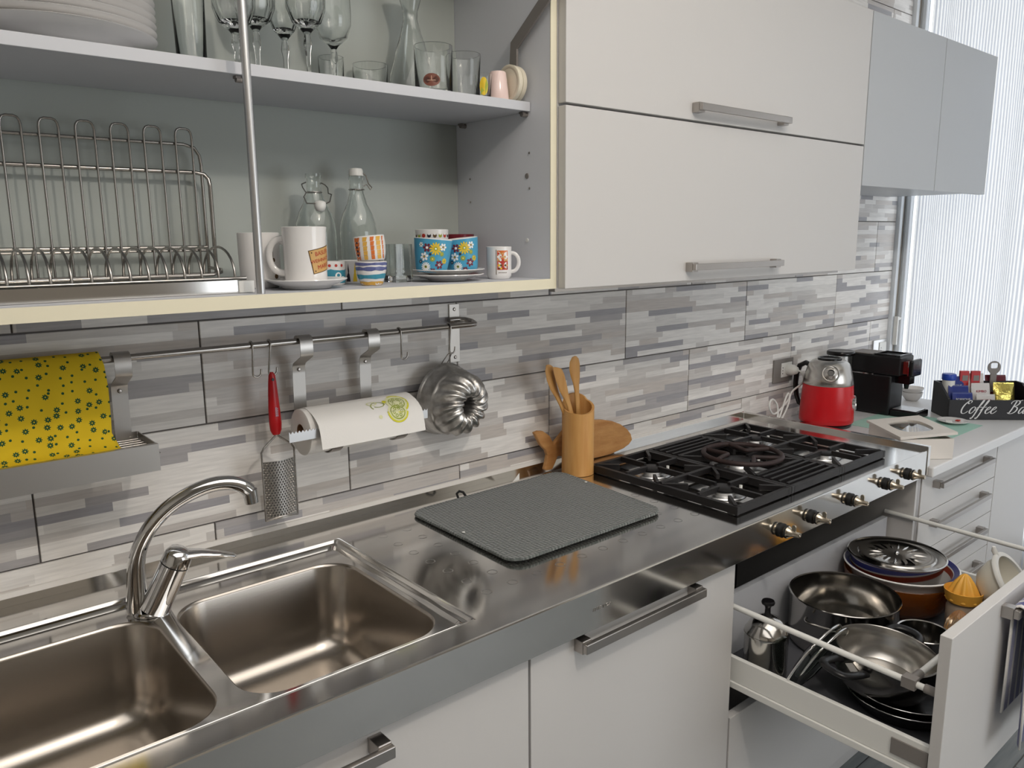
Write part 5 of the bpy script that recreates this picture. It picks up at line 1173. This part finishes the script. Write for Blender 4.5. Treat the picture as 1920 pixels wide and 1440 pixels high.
# two leaning glass lids
LG = 'glass lids leaning on the casserole'
for k, (c, rr, lab) in enumerate(((Vector((1.5560, -.7300, .6420)), .0880, 'dark glass pan lid with steel rim, nearer the press pot'), (Vector((1.5750, -.7400, .6350)), .0840, 'glass pan lid with steel rim, tucked against the casserole'))):
    a = Vector((.99, .0, .08)).normalized(); dview = Vector((.79, .40, -.47)).normalized()
    b = (dview - a * dview.dot(a)).normalized(); nn = a.cross(b).normalized()
    if nn.z < 0: nn = -nn
    b = (b + nn * -.20).normalized(); nn = a.cross(b).normalized()
    if nn.z < 0: nn = -nn
    b = nn.cross(a)
    mx = Matrix.Translation(c) @ Matrix((a, b, nn)).transposed().to_4x4()
    g_ = thing('saucepan_lid', lab, 'lid', (c.x, c.y, c.z - .06), group=LG)
    obj('lid_glass', M().lathe([(0, .016), (rr * .4, .0135), (rr * .75, .007), (rr * .97, 0), (rr * .97, -.003), (rr * .75, .0040), (rr * .4, .0105), (0, .013)], n=44).xf(mx), MAT['smoke'], g_, smooth=50)
    obj('steel_rim', M().tube([(rr * math.cos(2*PI*i/44), rr * math.sin(2*PI*i/44), -.0015) for i in range(44)], .0030, 8, closed=True).xf(mx), MAT['chrome'], g_, smooth=60)
# yellow juicer on its jar
cx, cy = 2.0450, -.8500
ju = thing('yellow_citrus_juicer', 'yellow ribbed citrus juicer on a grey jar behind the drawer front', 'juicer', (cx, cy, ZD + .0004))
obj('jar', lathe_at([(0, 0), (.032, 0), (.035, .003), (.036, .080), (.030, .096), (0, .096)], (cx, cy, ZD + .0006), 32), mat('translucent grey plastic', '9c8d7e', .3), ju, smooth=45)
YP = mat('yellow plastic', 'eab04a', .4, sub=.1)
obj('cup', lathe_at([(.032, .0965), (.038, .0970), (.0440, .125), (.0425, .1255), (.036, .100), (0, .100)], (cx, cy, ZD + .0006), 36), YP, ju, smooth=40)
obj('reamer_cone', lathe_at([(.0380, .1025), (.0330, .1180), (.0230, .1400), (.0110, .1580), (.0040, .1645), (0, .1655)], (cx, cy, ZD + .0006), 72, mod=lambda a, r_, z: 1 + .10 * math.cos(9 * a)), YP, ju, smooth=60)
# white funnel-shaped strainer
c = Vector((2.1050, -.9280, .7040)); ax = Vector((.08, -.80, .58)).normalized(); e1 = ax.cross(Vector((0, 0, 1))).normalized(); e2 = ax.cross(e1)
mx = Matrix.Translation(c) @ Matrix((e1, e2, ax)).transposed().to_4x4() @ Matrix.Scale(1.30, 4)
ws = thing('white_plastic_strainer', 'white plastic strainer bowl tipped on its side in the drawer corner', 'strainer', (c.x, c.y, c.z - .06))
obj('bowl', M().lathe([(0, -.052), (.022, -.050), (.042, -.036), (.053, -.012), (.056, .010), (.054, .010), (.051, -.012), (.040, -.034), (.021, -.0475), (0, -.0495)], n=44).xf(mx), mat('cream plastic', 'dcd8cb', .4), ws, smooth=50)
obj('rim', M().lathe([(.054, .006), (.0615, .006), (.0625, .010), (.0610, .0135), (.053, .0135), (.054, .006)], n=44).xf(mx), MAT['whiteplastic'], ws, smooth=50)
obj('lug', M().tube([(.0, -.059, .010), (.003, -.068, .012), (.004, -.075, .016)], [.005, .005, .003], 8).xf(mx), MAT['whiteplastic'], ws, smooth=60)
tag(obj('brown_jar', lathe_at([(0, 0), (.034, 0), (.037, .003), (.037, .060), (.030, .070), (.030, .0720), (.026, .0720), (.026, .066), (.033, .058), (.033, .006), (0, .006)], (2.1080, -.9080, ZD + .0006), 32), MAT['amber'], smooth=45), 'small brown glass jar propping up the white strainer in the drawer corner', 'jar')
# glass reamer on a yellow dish
cx, cy = 1.9300, -.8850
gj = thing('glass_juicer', 'small ribbed glass juicer standing on a yellow dish in the drawer', 'juicer', (cx, cy, ZD + .0004))
obj('reamer_cone', lathe_at([(0, .056), (.0285, .0560), (.0280, .072), (.0240, .094), (.0140, .112), (.0060, .1185), (0, .1195)], (cx, cy, ZD + .0006), 60, mod=lambda a, r_, z: 1 + .08 * math.cos(10 * a)), mat('smoky amber glass', (.80, .62, .45), .05, trans=.9), gj, smooth=60)
obj('dish', lathe_at([(0, 0), (.030, 0), (.034, .003), (.042, .050), (.044, .055), (.041, .055), (.034, .050), (0, .050)], (cx, cy, ZD + .0006), 36), mat('golden yellow plastic', 'e8b21a', .35), gj, smooth=45)
# towel on the drawer handle
tw = M(); nx, path = 26, []
hx0, hx1 = 1.704, 1.960; yb = -1.0360 - .032
pth = [(yb + .0165, .600), (yb + .0165, .70), (yb + .0165, .800), (yb + .0160, .826), (yb + .0050, .8320), (yb - .0030, .8300), (yb - .0055, .815), (yb - .0075, .72), (yb - .0100, .62), (yb - .0110, .540)]
vs = []; fs = []; NL = len(pth)
for i, (y, z) in enumerate(pth):
    for j in range(nx * 2):
        t = j / (nx * 2 - 1); sq = 1 - .18 * (1 - abs(z - .69) / .2) if i > 5 else 1
        x = hx0 + (hx1 - hx0) * t; f = 1 if i > 5 else 0
        vs.append((x + (.012 * (z - .82) * f), y - (.0065 + .0055 * math.sin(t * 25 + z * 3)) * f * min(1, (.84 - z) * 8), z - .004 * math.sin(t * 9) * (i == NL - 1)))
for i in range(NL - 1):
    for j in range(nx * 2 - 1): fs.append((i*nx*2+j, i*nx*2+j+1, (i+1)*nx*2+j+1, (i+1)*nx*2+j))
tw.add(vs, fs)
NV = mat('navy terry', '333b82', .95, sheen=.4, bump=(500, .5, .001)); WT_ = mat('white terry', 'dcdad6', .95, sheen=.4, bump=(500, .5, .001))
tw.mi = [(1 if (j % 13) in (0, 1, 6, 7) else 0) for i in range(NL - 1) for j in range(nx * 2 - 1)]
to_ = obj('striped_towel', tw, [NV, WT_], smooth=180); sm = to_.modifiers.new('thick', 'SOLIDIFY'); sm.thickness = .003; sm.offset = 0
tag(to_, 'navy and white striped hand towel hanging on the open drawer handle', 'towel')
# ------------------------------------------------------------------ white worktop on the right
tag(obj('mint_placemat', M().prism([(2.7000, -.2050), (2.7000, -.5300), (3.0270, -.5300), (3.0270, -.2050)], ZW + .0004, ZW + .0016), mat('mint felt', 'a3c9bb', .9)), 'mint green placemat under the coffee machine and tea box', 'placemat')
# kettle
kx, ky = 2.6420, -.1560
ke = thing('electric_kettle', 'retro electric kettle with red body and brushed steel shoulder', 'kettle', (kx, ky, ZW + .0004))
obj('power_base', M().lathe([(0, 0), (.080, 0), (.084, .003), (.084, .010), (.080, .014), (0, .014)], (kx, ky, ZW + .0006), 40).box(kx - .125, kx - .06, ky + .03, ky + .055, ZW + .001, ZW + .010), MAT['black'], ke, smooth=40)
obj('red_body', M().lathe([(0, .0150), (.0885, .0150), (.0905, .018), (.0905, .034), (.0900, .0355), (.0895, .060), (.0870, .100), (.0830, .148), (0, .148)], (kx, ky, ZW + .0006), 56), MAT['redkettle'], ke, smooth=40)
obj('steel_shoulder', M().lathe([(.0828, .1485), (.0835, .150), (.0800, .176), (.0720, .206), (.0660, .220), (.0560, .230), (.0480, .2335), (0, .2335)], (kx, ky, ZW + .0006), 56), MAT['potinside'], ke, smooth=40)
obj('lid', M().lathe([(.0400, .2338), (.0400, .2385), (.0370, .2400), (.034, .2365), (0, .2360)], (kx, ky, ZW + .0006), 40), MAT['blackgloss'], ke, smooth=45)
sa_ = math.atan2(-1.511 - ky, .048 - kx) + .08; sd = Vector((math.cos(sa_), math.sin(sa_), .42)).normalized()
s0 = Vector((kx, ky, ZW)) + Vector((math.cos(sa_) * .0690, math.sin(sa_) * .0690, .1930))
mx = Matrix.Translation(s0) @ sd.to_track_quat('Z', 'Y').to_matrix().to_4x4()
sp4 = obj('spout', M().lathe([(.0300, -.008), (.0290, .006), (.0265, .0085), (.0240, .0070), (.0150, .012), (.0125, .018), (.0110, .0185), (.0095, .016), (.0095, 0), (0, 0)], n=32).xf(mx), MAT['potinside'], ke, smooth=50)
obj('spout_hole', M().lathe([(0, .0145), (.0094, .0145), (.0094, .0135), (0, .0135)], n=24).xf(mx), MAT['black'], sp4)
ga = Vector((kx, ky, ZW)) + Vector((math.cos(sa_ + 1.40) * .0850, math.sin(sa_ + 1.40) * .0850, .086)); gd = Vector((math.cos(sa_ + 1.40), math.sin(sa_ + 1.40), .08))
mx = Matrix.Translation(ga) @ gd.to_track_quat('Z', 'Y').to_matrix().to_4x4()
gg = obj('gauge_ring', M().lathe([(.0270, -.006), (.0275, .008), (.0245, .0085), (.0240, .0065)], n=32).xf(mx), MAT['chrome'], ke, smooth=50)
obj('gauge_face', M().lathe([(0, .0060), (.0240, .0060), (.0240, .0050), (0, .0050)], n=32).xf(mx), MAT['whiteplastic'], gg)
hd = Vector((math.cos(math.radians(88)), math.sin(math.radians(88)), 0))
def hq(o, z): return (kx + hd.x * o, ky + hd.y * o, ZW + z)
obj('handle', M().tube([hq(.070, .205), hq(.090, .212), hq(.112, .200), hq(.124, .170), hq(.126, .130), hq(.120, .090), hq(.108, .062), hq(.088, .055)], [.010, .011, .011, .0105, .010, .0095, .009, .009], 12, flat=(.8, 1.2)), MAT['black'], ke, smooth=60)
# outlets
def outlet(name, label, x0, x1, z0, z1, plate, mod):
    t = thing(name, label, 'socket', ((x0+x1)/2, -.009, z0))
    obj('cover_plate', M().box(x0, x1, -.0110, -.0050, z0, z1), plate, t, bev=.0015)
    obj('socket_module', M().box(mod[0], mod[1], -.0135, -.0112, mod[2], mod[3]), MAT['whiteplastic'], t, bev=.001); return t
o1 = outlet('wall_socket', 'grey steel socket plate with a white plug in it, left of the kettle', 2.5300, 2.6560, 1.0210, 1.1050, MAT['greyplastic'], (2.5740, 2.6440, 1.0380, 1.0900))
for i in range(3): obj('socket_hole', M().cyl((2.583, -.0137, 1.052 + i * .0105), (2.583, -.0125, 1.052 + i * .0105), .0024, n=10), MAT['black'], o1)
o2 = outlet('wall_socket', 'grey and white socket plate in the far corner above the coffee machine', 3.2750, 3.3950, 1.0280, 1.1080, MAT['alu'], (3.3250, 3.3850, 1.0420, 1.0960))
for i in range(2): obj('socket_hole', M().cyl((3.340, -.0137, 1.062 + i * .0105), (3.340, -.0125, 1.062 + i * .0105), .0024, n=10), MAT['black'], o2)
pc = thing('white_power_cord', 'white coiled power cord with its plug in the left wall socket', 'cord', (2.60, -.05, ZW))
obj('plug', M().lathe([(0, 0), (.0190, 0), (.0200, .004), (.0185, .022), (.012, .036), (.0055, .040), (0, .040)], n=24).xf(Matrix.Translation((2.6180, -.0137, 1.0640)) @ Matrix.Rotation(PI/2, 4, 'X')), MAT['whiteplastic'], pc, smooth=45)
P = [(2.6180, -.0530, 1.064), (2.622, -.062, 1.062), (2.634, -.066, 1.046), (2.640, -.064, 1.018), (2.640, -.062, .985), (2.628, -.064, .962), (2.585, -.066, .940), (2.535, -.068, .918), (2.510, -.068, .925), (2.492, -.068, .948), (2.498, -.066, .970), (2.520, -.064, .975), (2.544, -.066, .955), (2.548, -.070, .925), (2.536, -.074, .900), (2.555, -.072, .905), (2.580, -.068, .940), (2.606, -.064, .975), (2.622, -.062, .982), (2.630, -.064, .968), (2.612, -.070, .942), (2.570, -.078, .910), (2.530, -.084, .8880), (2.490, -.088, .8850), (2.460, -.080, .8850), (2.470, -.066, .8850), (2.510, -.064, .8850), (2.548, -.085, .8850)]
Q = [Vector((p[0] - (.075 if .886 < p[2] < .986 else .03 if p[2] < .886 else 0), p[1], p[2] + (.012 if .886 < p[2] < .986 else 0))) for p in P]
for _ in range(2):
    N = [Q[0]]
    for i in range(len(Q) - 1): N += [Q[i] * .75 + Q[i+1] * .25, Q[i] * .25 + Q[i+1] * .75]
    Q = N + [Q[-1]]
obj('cord', M().tube(Q, .0034, 8), MAT['whiteplastic'], pc, smooth=70)
# coffee machine
mx0, mx1, my0, my1, mz = 2.9300, 3.0400, -.2740, -.0650, ZW + .0018
cm = thing('coffee_machine', 'black capsule coffee machine with a dark red lever end on the placemat', 'coffee machine', ((mx0+mx1)/2, -.17, mz))
obj('body', M().box(mx0, mx1, my0 + .030, my1, mz + .0004, mz + .150), MAT['black'], cm, bev=.006)
obj('head', M().box(mx0 - .001, mx1 + .001, my0, my1 - .012, mz + .1515, 1.1020), MAT['black'], cm, bev=.005)
obj('trim_line', M().box(mx0 - .0018, mx0 - .0008, my0 + .095, my1 - .014, mz + .1470, mz + .1510), MAT['chrome'], cm)
obj('lid_frame', M().box(mx0 + .006, mx1 - .006, my0 + .006, my0 + .012, 1.1024, 1.1085).box(mx0 + .006, mx0 + .010, my0 + .012, my0 + .100, 1.1024, 1.1085).box(mx1 - .010, mx1 - .006, my0 + .012, my0 + .100, 1.1024, 1.1085).box(mx0 + .010, mx1 - .010, my0 + .094, my0 + .100, 1.1024, 1.1085), MAT['blackgloss'], cm)
obj('top_plate', M().box(mx0 + .004, mx1 - .004, my0 + .108, my1 - .016, 1.1022, 1.1060), MAT['greyplastic'], cm, bev=.001)
obj('lever_block', M().box(mx0 + .022, mx1 - .022, my0 - .022, my0 - .0004, mz + .158, mz + .204), mat('dark red gloss', '6f1d1a', .2), cm, bev=.002, label='dark red block of the lever')
obj('lever_cap', M().box(mx0 + .015, mx1 - .015, my0 - .038, my0 - .0225, mz + .150, mz + .212), MAT['blackgloss'], cm, bev=.006)
obj('lever_trim', M().box(mx0 + .018, mx1 - .018, my0 - .0228, my0 - .0205, mz + .154, mz + .208), MAT['chrome'], cm)
obj('spout', M().box(mx0 + .035, mx1 - .035, my0 - .022, my0 + .0296, mz + .120, mz + .151).cyl(((mx0+mx1)/2, my0 - .004, mz + .121), ((mx0+mx1)/2, my0 - .004, mz + .100), .010, .007, 16), MAT['blackgloss'], cm, smooth=30)
tp = obj('drip_tray', M().box(mx0 + .006, mx1 - .006, my0 - .070, my0 + .0295, mz + .0004, mz + .0260), MAT['blackgloss'], cm, bev=.004)
obj('tray_grid', M().box(mx0 + .014, mx1 - .014, my0 - .062, my0 + .022, mz + .0262, mz + .0280), MAT['alu'], tp, bev=.0006)
tk = obj('water_tank', M().lathe([(0, .010), (.044, .010), (.044, .215), (.042, .215), (.042, .012), (0, .012)], (2.8790, -.0740, mz), 40), MAT['glass'], cm, smooth=40)
obj('tank_lid', M().lathe([(0, .2155), (.0480, .2155), (.0500, .218), (.0500, .227), (.0470, .231), (.030, .229), (0, .229)], (2.8790, -.0740, mz), 40), MAT['blackgloss'], tk, smooth=45)
# bowls in the corner
for k, (z, r_, lab) in enumerate(((0, .040, 'small white bowl at the back by the curtain, lower of two'), (.0180, .043, 'small white bowl at the back by the curtain, upper of two'))):
    tag(obj('small_bowl', M().lathe([(0, 0), (.022, 0), (.025, .003), (.036, .018), (r_, .034), (r_ - .002, .0345), (.034, .020), (.022, .006), (0, .005)], (3.2900, -.1750, ZW + .0006 + z), 36), P_, smooth=50), lab, 'bowl', 'small white bowls by the curtain')
# wooden tea box with a window lid
BLb, FLb, FRb = Vector((2.530, -.372)), Vector((2.3860, -.5290)), Vector((2.5070, -.6300))
e1 = (FRb - FLb).normalized(); e2 = Vector((-e1.y, e1.x)); wdt, dpt, hgt = (FRb - FLb).length, .2120, .0620
ang = math.atan2(e1.y, e1.x)
tb = thing('tea_box', 'white wooden tea box with an oval window in its half-shut lid', 'box', (FLb.x, FLb.y, ZW + .0004), ang)
WD = mat('whitewashed wood', 'dcd6cf', .6, bump=(80, .2, .001)); z0 = .0004
m = M(); w = .007
m.box(0, wdt, 0, w, z0, hgt).box(0, wdt, dpt - w, dpt, z0, hgt).box(0, w, w, dpt - w, z0, hgt).box(wdt - w, wdt, w, dpt - w, z0, hgt).box(w, wdt - w, w, dpt - w, z0, .006)
obj('box_body', m, WD, tb, local=True, bev=.0008)
lm = Matrix.Translation((0, 0, hgt + .0008)) @ Matrix.Rotation(-.085, 4, 'Y')
ov = [(wdt/2 + (wdt * .33) * math.copysign(abs(math.cos(t)) ** .62, math.cos(t)), dpt/2 + (dpt * .34) * math.copysign(abs(math.sin(t)) ** .75, math.sin(t))) for t in [2*PI*i/36 for i in range(36)]]
O_ = [(-.006, -.006), (wdt + .006, -.006), (wdt + .006, dpt + .006), (-.006, dpt + .006)]
m = M(); fill(m, O_, [ov], 0); fill(m, O_, [ov], .008)
m.loft([[(x, y, 0) for x, y in O_], [(x, y, .008) for x, y in O_]], False, False); m.loft([[(x, y, 0) for x, y in ov], [(x, y, .008) for x, y in ov]], False, False)
ldo = obj('lid', m.xf(lm), WD, tb, local=True)
obj('lid_window', M().prism([(wdt/2 + (x - wdt/2) * 1.02, dpt/2 + (y - dpt/2) * 1.02) for x, y in ov], .0015, .0030).xf(lm), MAT['glass'], ldo, local=True)
for k, c_ in enumerate(('c8a24a', '7d8a74', '9aa0a0', 'b08a3a')):
    x0 = .012 + (k % 2) * .072; y0 = .014 + (k // 2) * .094
    sk = obj('tea_sachets', M().box(x0, x0 + .064, y0, y0 + .086, .0065, .050 + .003 * (k % 3)), mat('tea sachet ' + str(k), c_, .6), tb, local=True, bev=.002)
# saucer with a spoon rest and a red wrapper
px_, py_ = 2.9850, -.4470
sa2 = thing('rest_saucer', 'small white saucer with a red tag on the placemat by the caddy', 'saucer', (px_, py_, ZW + .0018))
obj('dish', M().lathe([(0, 0), (.026, 0), (.030, .003), (.0500, .0100), (.0495, .0115), (.028, .0055), (0, .0050)], (px_, py_, ZW + .0020), 40), P_, sa2, smooth=50)
obj('red_tag', M().box(px_ + .010, px_ + .026, py_ - .016, py_ - .004, ZW + .0085, ZW + .0125), cRed, sa2, bev=.001)
obj('paper_sachet', M().prism([(px_ - .028, py_ - .010), (px_ + .002, py_ + .004), (px_ - .006, py_ + .022), (px_ - .034, py_ + .008)], ZW + .0080, ZW + .0105), MAT['paper'], sa2)
# little clip near the hob end
tg = tag(obj('sugar_tongs', M().tube([(2.600, -.345, ZW + .0040), (2.640, -.350, ZW + .0045), (2.690, -.372, ZW + .0060), (2.640, -.362, ZW + .0045), (2.602, -.357, ZW + .0040)], .0022, 8), MAT['wire'], smooth=60), 'small steel tongs on the white worktop between kettle and tea box', 'tongs')
# coffee caddy: black box with sloping sides
FL = Vector((3.0350, -.4120)); d1 = Vector((.719, -.695)).normalized(); d2 = Vector((-d1.y, d1.x)); wd, dp = .3000, .1350
cb = thing('coffee_caddy', 'black wooden caddy lettered in white script, holding coffee sachets by the curtain', 'box', (FL.x, FL.y, ZW + .0004), math.atan2(d1.y, d1.x))
CBm = mat('black painted wood', '1d1c1f', .5); t_ = .008; hf, hb_ = .0720, .1200
obj('front_panel', M().box(0, wd, 0, t_, .0004, hf), CBm, cb, local=True, bev=.0008)
obj('back_panel', M().box(0, wd, dp - t_, dp, .0004, hb_), CBm, cb, local=True, bev=.0008)
obj('base', M().box(t_, wd - t_, t_, dp - t_, .0004, .0170), CBm, cb, local=True)
for x in (0, wd - t_): obj('side_panel', M().prism([(t_, .0004), (dp - t_, .0004), (dp - t_, hb_), (dp - .045, hb_), (t_, hf)], x, x + t_, 'yz'), CBm, cb, local=True)
# script lettering, drawn as broad-nib strokes
SCR = {'C': [[(.62, .80), (.66, .92), (.58, 1.0), (.42, .93), (.22, .68), (.12, .35), (.16, .08), (.32, -.02), (.50, .06), (.62, .20)], [(.58, 1.0), (.44, .98), (.40, .82), (.48, .72), (.56, .78)]],
 'o': [[(.30, .52), (.16, .44), (.06, .22), (.10, .03), (.22, .0), (.36, .16), (.42, .38), (.34, .52), (.24, .50)], [(.36, .46), (.48, .40)]],
 'f': [[(.02, .22), (.16, .40), (.34, .72), (.44, .98), (.38, 1.04), (.28, .80), (.18, .40), (.08, -.10), (-.02, -.36), (-.12, -.40), (-.10, -.28)], [(.08, .46), (.44, .50)]],
 'e': [[(.04, .22), (.24, .28), (.38, .42), (.34, .53), (.22, .48), (.10, .28), (.10, .06), (.22, -.01), (.36, .08), (.48, .24)]],
 'B': [[(.10, .72), (.06, .86), (.22, .98), (.44, 1.0), (.62, .96), (.66, .80), (.52, .62), (.36, .54), (.58, .50), (.64, .32), (.52, .10), (.30, .0), (.10, .02), (.02, .10)], [(.40, .96), (.32, .60), (.22, .20), (.12, .02)], [(.62, .96), (.80, 1.04)]],
 'a': [[(.40, .48), (.24, .52), (.10, .34), (.06, .10), (.16, .0), (.30, .14), (.42, .48), (.36, .12), (.42, .0), (.54, .12)]],
 'r': [[(.02, .20), (.14, .50), (.18, .40), (.32, .46), (.30, .30), (.28, .06), (.38, .0), (.50, .14)]]}
def script(word, x, z, s, y, slant=.28):
    m = M()
    for ch in word:
        if ch == ' ': x += .42 * s; continue
        for st_ in SCR[ch]:
            Q = [Vector(p) for p in st_]
            for _ in range(3):
                N = [Q[0]]
                for i in range(len(Q) - 1): N += [Q[i] * .75 + Q[i+1] * .25, Q[i] * .25 + Q[i+1] * .75]
                Q = N + [Q[-1]]
            top = []; bot = []
            for i, p in enumerate(Q):
                d = (Q[min(i + 1, len(Q) - 1)] - Q[max(i - 1, 0)]).normalized(); nn = Vector((-d.y, d.x))
                k = .018 + .034 * abs(d.y) ** 1.5 * (1 if d.y < 0.2 else .45); k *= min(1, .35 + 6 * min(i, len(Q) - 1 - i) / len(Q))
                X = lambda v: (x + s * (v.x + slant * v.y), y, z + s * v.y)
                top.append(X(p + nn * k)); bot.append(X(p - nn * k))
            n = len(top); fs = [(i, i + 1, n + i + 1, n + i) for i in range(n - 1)]
            o_ = [(a, b - .0006, c) for a, b, c in top + bot]
            m.add(o_, fs)
        x += {'C': .66, 'o': .42, 'f': .34, 'e': .40, 'B': .74, 'a': .46, 'r': .42}[ch] * s
    return m
obj('lettering', script('Coffee  Bar', .0340, .0230, .0490, -.0002), mat('white lettering paint', 'd8d8d8', .6), cb, local=True, label='white script lettering')
def in_caddy(x, y, z): return WM[cb.name] @ Vector((x, y, z))
def sachet(name, label, x, y, z, w, h, th, col, text=None, tcol=None, lean=.25, cat='sachet', group=None, rz=0, tsize=.011, extra=None):
    m = M(); nx_, nz_ = 8, 6
    base = in_caddy(x, y, z); t = thing(name, label, cat, base, WM[cb.name].to_euler().z + rz, group)
    R_ = Matrix.Rotation(-lean, 4, 'X')
    def bul(a, b): return th * (max(0, (1 - (2*a - 1) ** 2)) * max(0, (1 - (2*b - 1) ** 2))) ** .5 + .0004
    vs = []; n1 = nx_ + 1
    for sgn in (-1, 1):
        for j in range(nz_ + 1):
            for i in range(n1): a, b = i / nx_, j / nz_; vs.append((-w/2 + w*a, sgn * bul(a, b) + .0006 * math.sin(9*a + 5*b), h*b))
    fs = []; o_ = n1 * (nz_ + 1)
    for j in range(nz_):
        for i in range(nx_):
            q_ = (j*n1 + i, j*n1 + i + 1, (j+1)*n1 + i + 1, (j+1)*n1 + i); fs.append(q_); fs.append(tuple(o_ + k for k in reversed(q_)))
    rim_ = [i for i in range(n1)] + [j*n1 + nx_ for j in range(1, nz_ + 1)] + [nz_*n1 + i for i in range(nx_ - 1, -1, -1)] + [j*n1 for j in range(nz_ - 1, 0, -1)]
    for a, b in zip(rim_, rim_[1:] + rim_[:1]): fs.append((a, b, o_ + b, o_ + a))
    m.add(vs, fs); obj('wrapper', m.xf(R_), col, t, smooth=60, local=True)
    obj('seal', M().box(-w/2 + .001, w/2 - .001, -.0008, .0008, h - .0002, h + .005).xf(R_), col, t, local=True)
    if text:
        tm = text_mesh(text, tsize, .0003); tm.xf(R_ @ Matrix.Translation((0, -th - .0012, h * .70)) @ Matrix.Rotation(PI/2, 4, 'X')); obj('lettering', tm, tcol, t, local=True)
    if extra:
        obj('print_patch', M().box(-w*.22, w*.30, -th - .0010, -th - .0004, h*.28, h*.50).xf(R_), extra, t, local=True)
    return t
BLU = mat('blue foil', '1d2f7a', .3); WHT = mat('white foil', 'cfccca', .35); RDm = mat('red carton', 'b5282c', .4); GLD = mat('gold foil', (.62, .52, .14), .22, .85, bump=(60, .6, .004)); MRN = mat('maroon foil', '5a1723', .3)
TXTW = MAT['whiteplastic']; TXTR = mat('crimson lettering', '9d1f38', .5)
bg_ = 'blue coffee sachets in the caddy'
sachet('coffee_sachet', 'blue foil coffee sachet in the back row of the caddy', .062, .088, .034, .070, .104, .004, BLU, 'BORBONE', TXTW, group=bg_)
sachet('coffee_sachet', 'blue foil coffee sachet in the middle row of the caddy', .066, .064, .030, .072, .078, .004, BLU, None, TXTW, group=bg_)
sachet('coffee_sachet', 'blue foil coffee sachet at the front of the caddy', .070, .040, .018, .072, .068, .004, BLU, 'BORBONE', TXTW, group=bg_)
wg_ = 'white coffee sachets in the caddy'
sachet('coffee_sachet', 'white coffee sachet with red lettering, rearmost in the caddy', .140, .096, .036, .064, .112, .004, WHT, 'KIMBO', TXTR, group=wg_, tsize=.012)
sachet('coffee_sachet', 'white coffee sachet with a red patch, middle of its row', .148, .070, .028, .066, .088, .005, WHT, 'KIMBO', TXTR, group=wg_, tsize=.012, extra=RDm)
sachet('coffee_sachet', 'white coffee sachet with red lettering, front of its row', .152, .040, .018, .066, .062, .004, WHT, 'KIMBO', TXTR, group=wg_, tsize=.012)
sachet('snack_pouch', 'maroon foil pouch standing behind the gold pouch', .222, .108, .024, .076, .116, .005, MRN, cat='pouch')
sachet('snack_pouch', 'shiny gold foil pouch at the right of the caddy', .226, .060, .022, .074, .098, .009, GLD, cat='pouch')
for x, lab in ((.098, 'small red and grey carton behind the blue sachets'), (.138, 'small red and grey carton behind the white sachets')):
    b = in_caddy(x, .114, .022); t = thing('capsule_carton', lab, 'carton', b, WM[cb.name].to_euler().z)
    obj('carton', M().box(-.016, .016, -.006, .006, 0, .138), RDm, t, local=True, bev=.001)
    obj('print_patch', M().box(-.008, .012, -.0068, -.0062, .102, .122), MAT['greyplastic'], t, local=True)
b = in_caddy(.040, .104, .0220); jr = thing('blue_lidded_jar', 'jar with a bright blue screw lid in the caddy corner', 'jar', b)
obj('jar_body', M().lathe([(0, 0), (.020, 0), (.0215, .003), (.0215, .106), (0, .106)], n=28), MAT['whiteplastic'], jr, smooth=40, local=True)
obj('screw_lid', M().lathe([(0, .1065), (.0235, .1065), (.0242, .109), (.0242, .125), (.0220, .129), (0, .1295)], n=32), mat('bright blue plastic', '2344a8', .35), jr, smooth=45, local=True)
b = in_caddy(.206, .120, .0220); op = thing('bottle_opener', 'grey bottle opener with ring head sticking up behind the pouches', 'bottle opener', b, WM[cb.name].to_euler().z)
m = M(); a_ = [(.0225 * math.cos(2*PI*i/28), .150 + .024 * math.sin(2*PI*i/28)) for i in range(28)]; ho = [(.0135 * math.copysign(abs(math.cos(2*PI*i/28)) ** .5, math.cos(2*PI*i/28)), .157 + .0105 * math.copysign(abs(math.sin(2*PI*i/28)) ** .5, math.sin(2*PI*i/28))) for i in range(28)]
def xz(l, y): return [(p[0], y, p[1]) for p in l]
q = M(); fill(q, a_, [ho], 0); q.v = [(x, -.003, y) for x, y, z in q.v]; m.add(q.v, q.f); m.add([(x, .003, z) for x, y, z in q.v], q.f)
m.loft([xz(a_, -.003), xz(a_, .003)], False, False); m.loft([xz(ho, -.003), xz(ho, .003)], False, False)
obj('ring_head', m, MAT['greyplastic'], op, smooth=35, local=True); obj('shaft', M().box(-.011, .011, -.003, .003, 0, .128), MAT['greyplastic'], op, local=True, bev=.001)
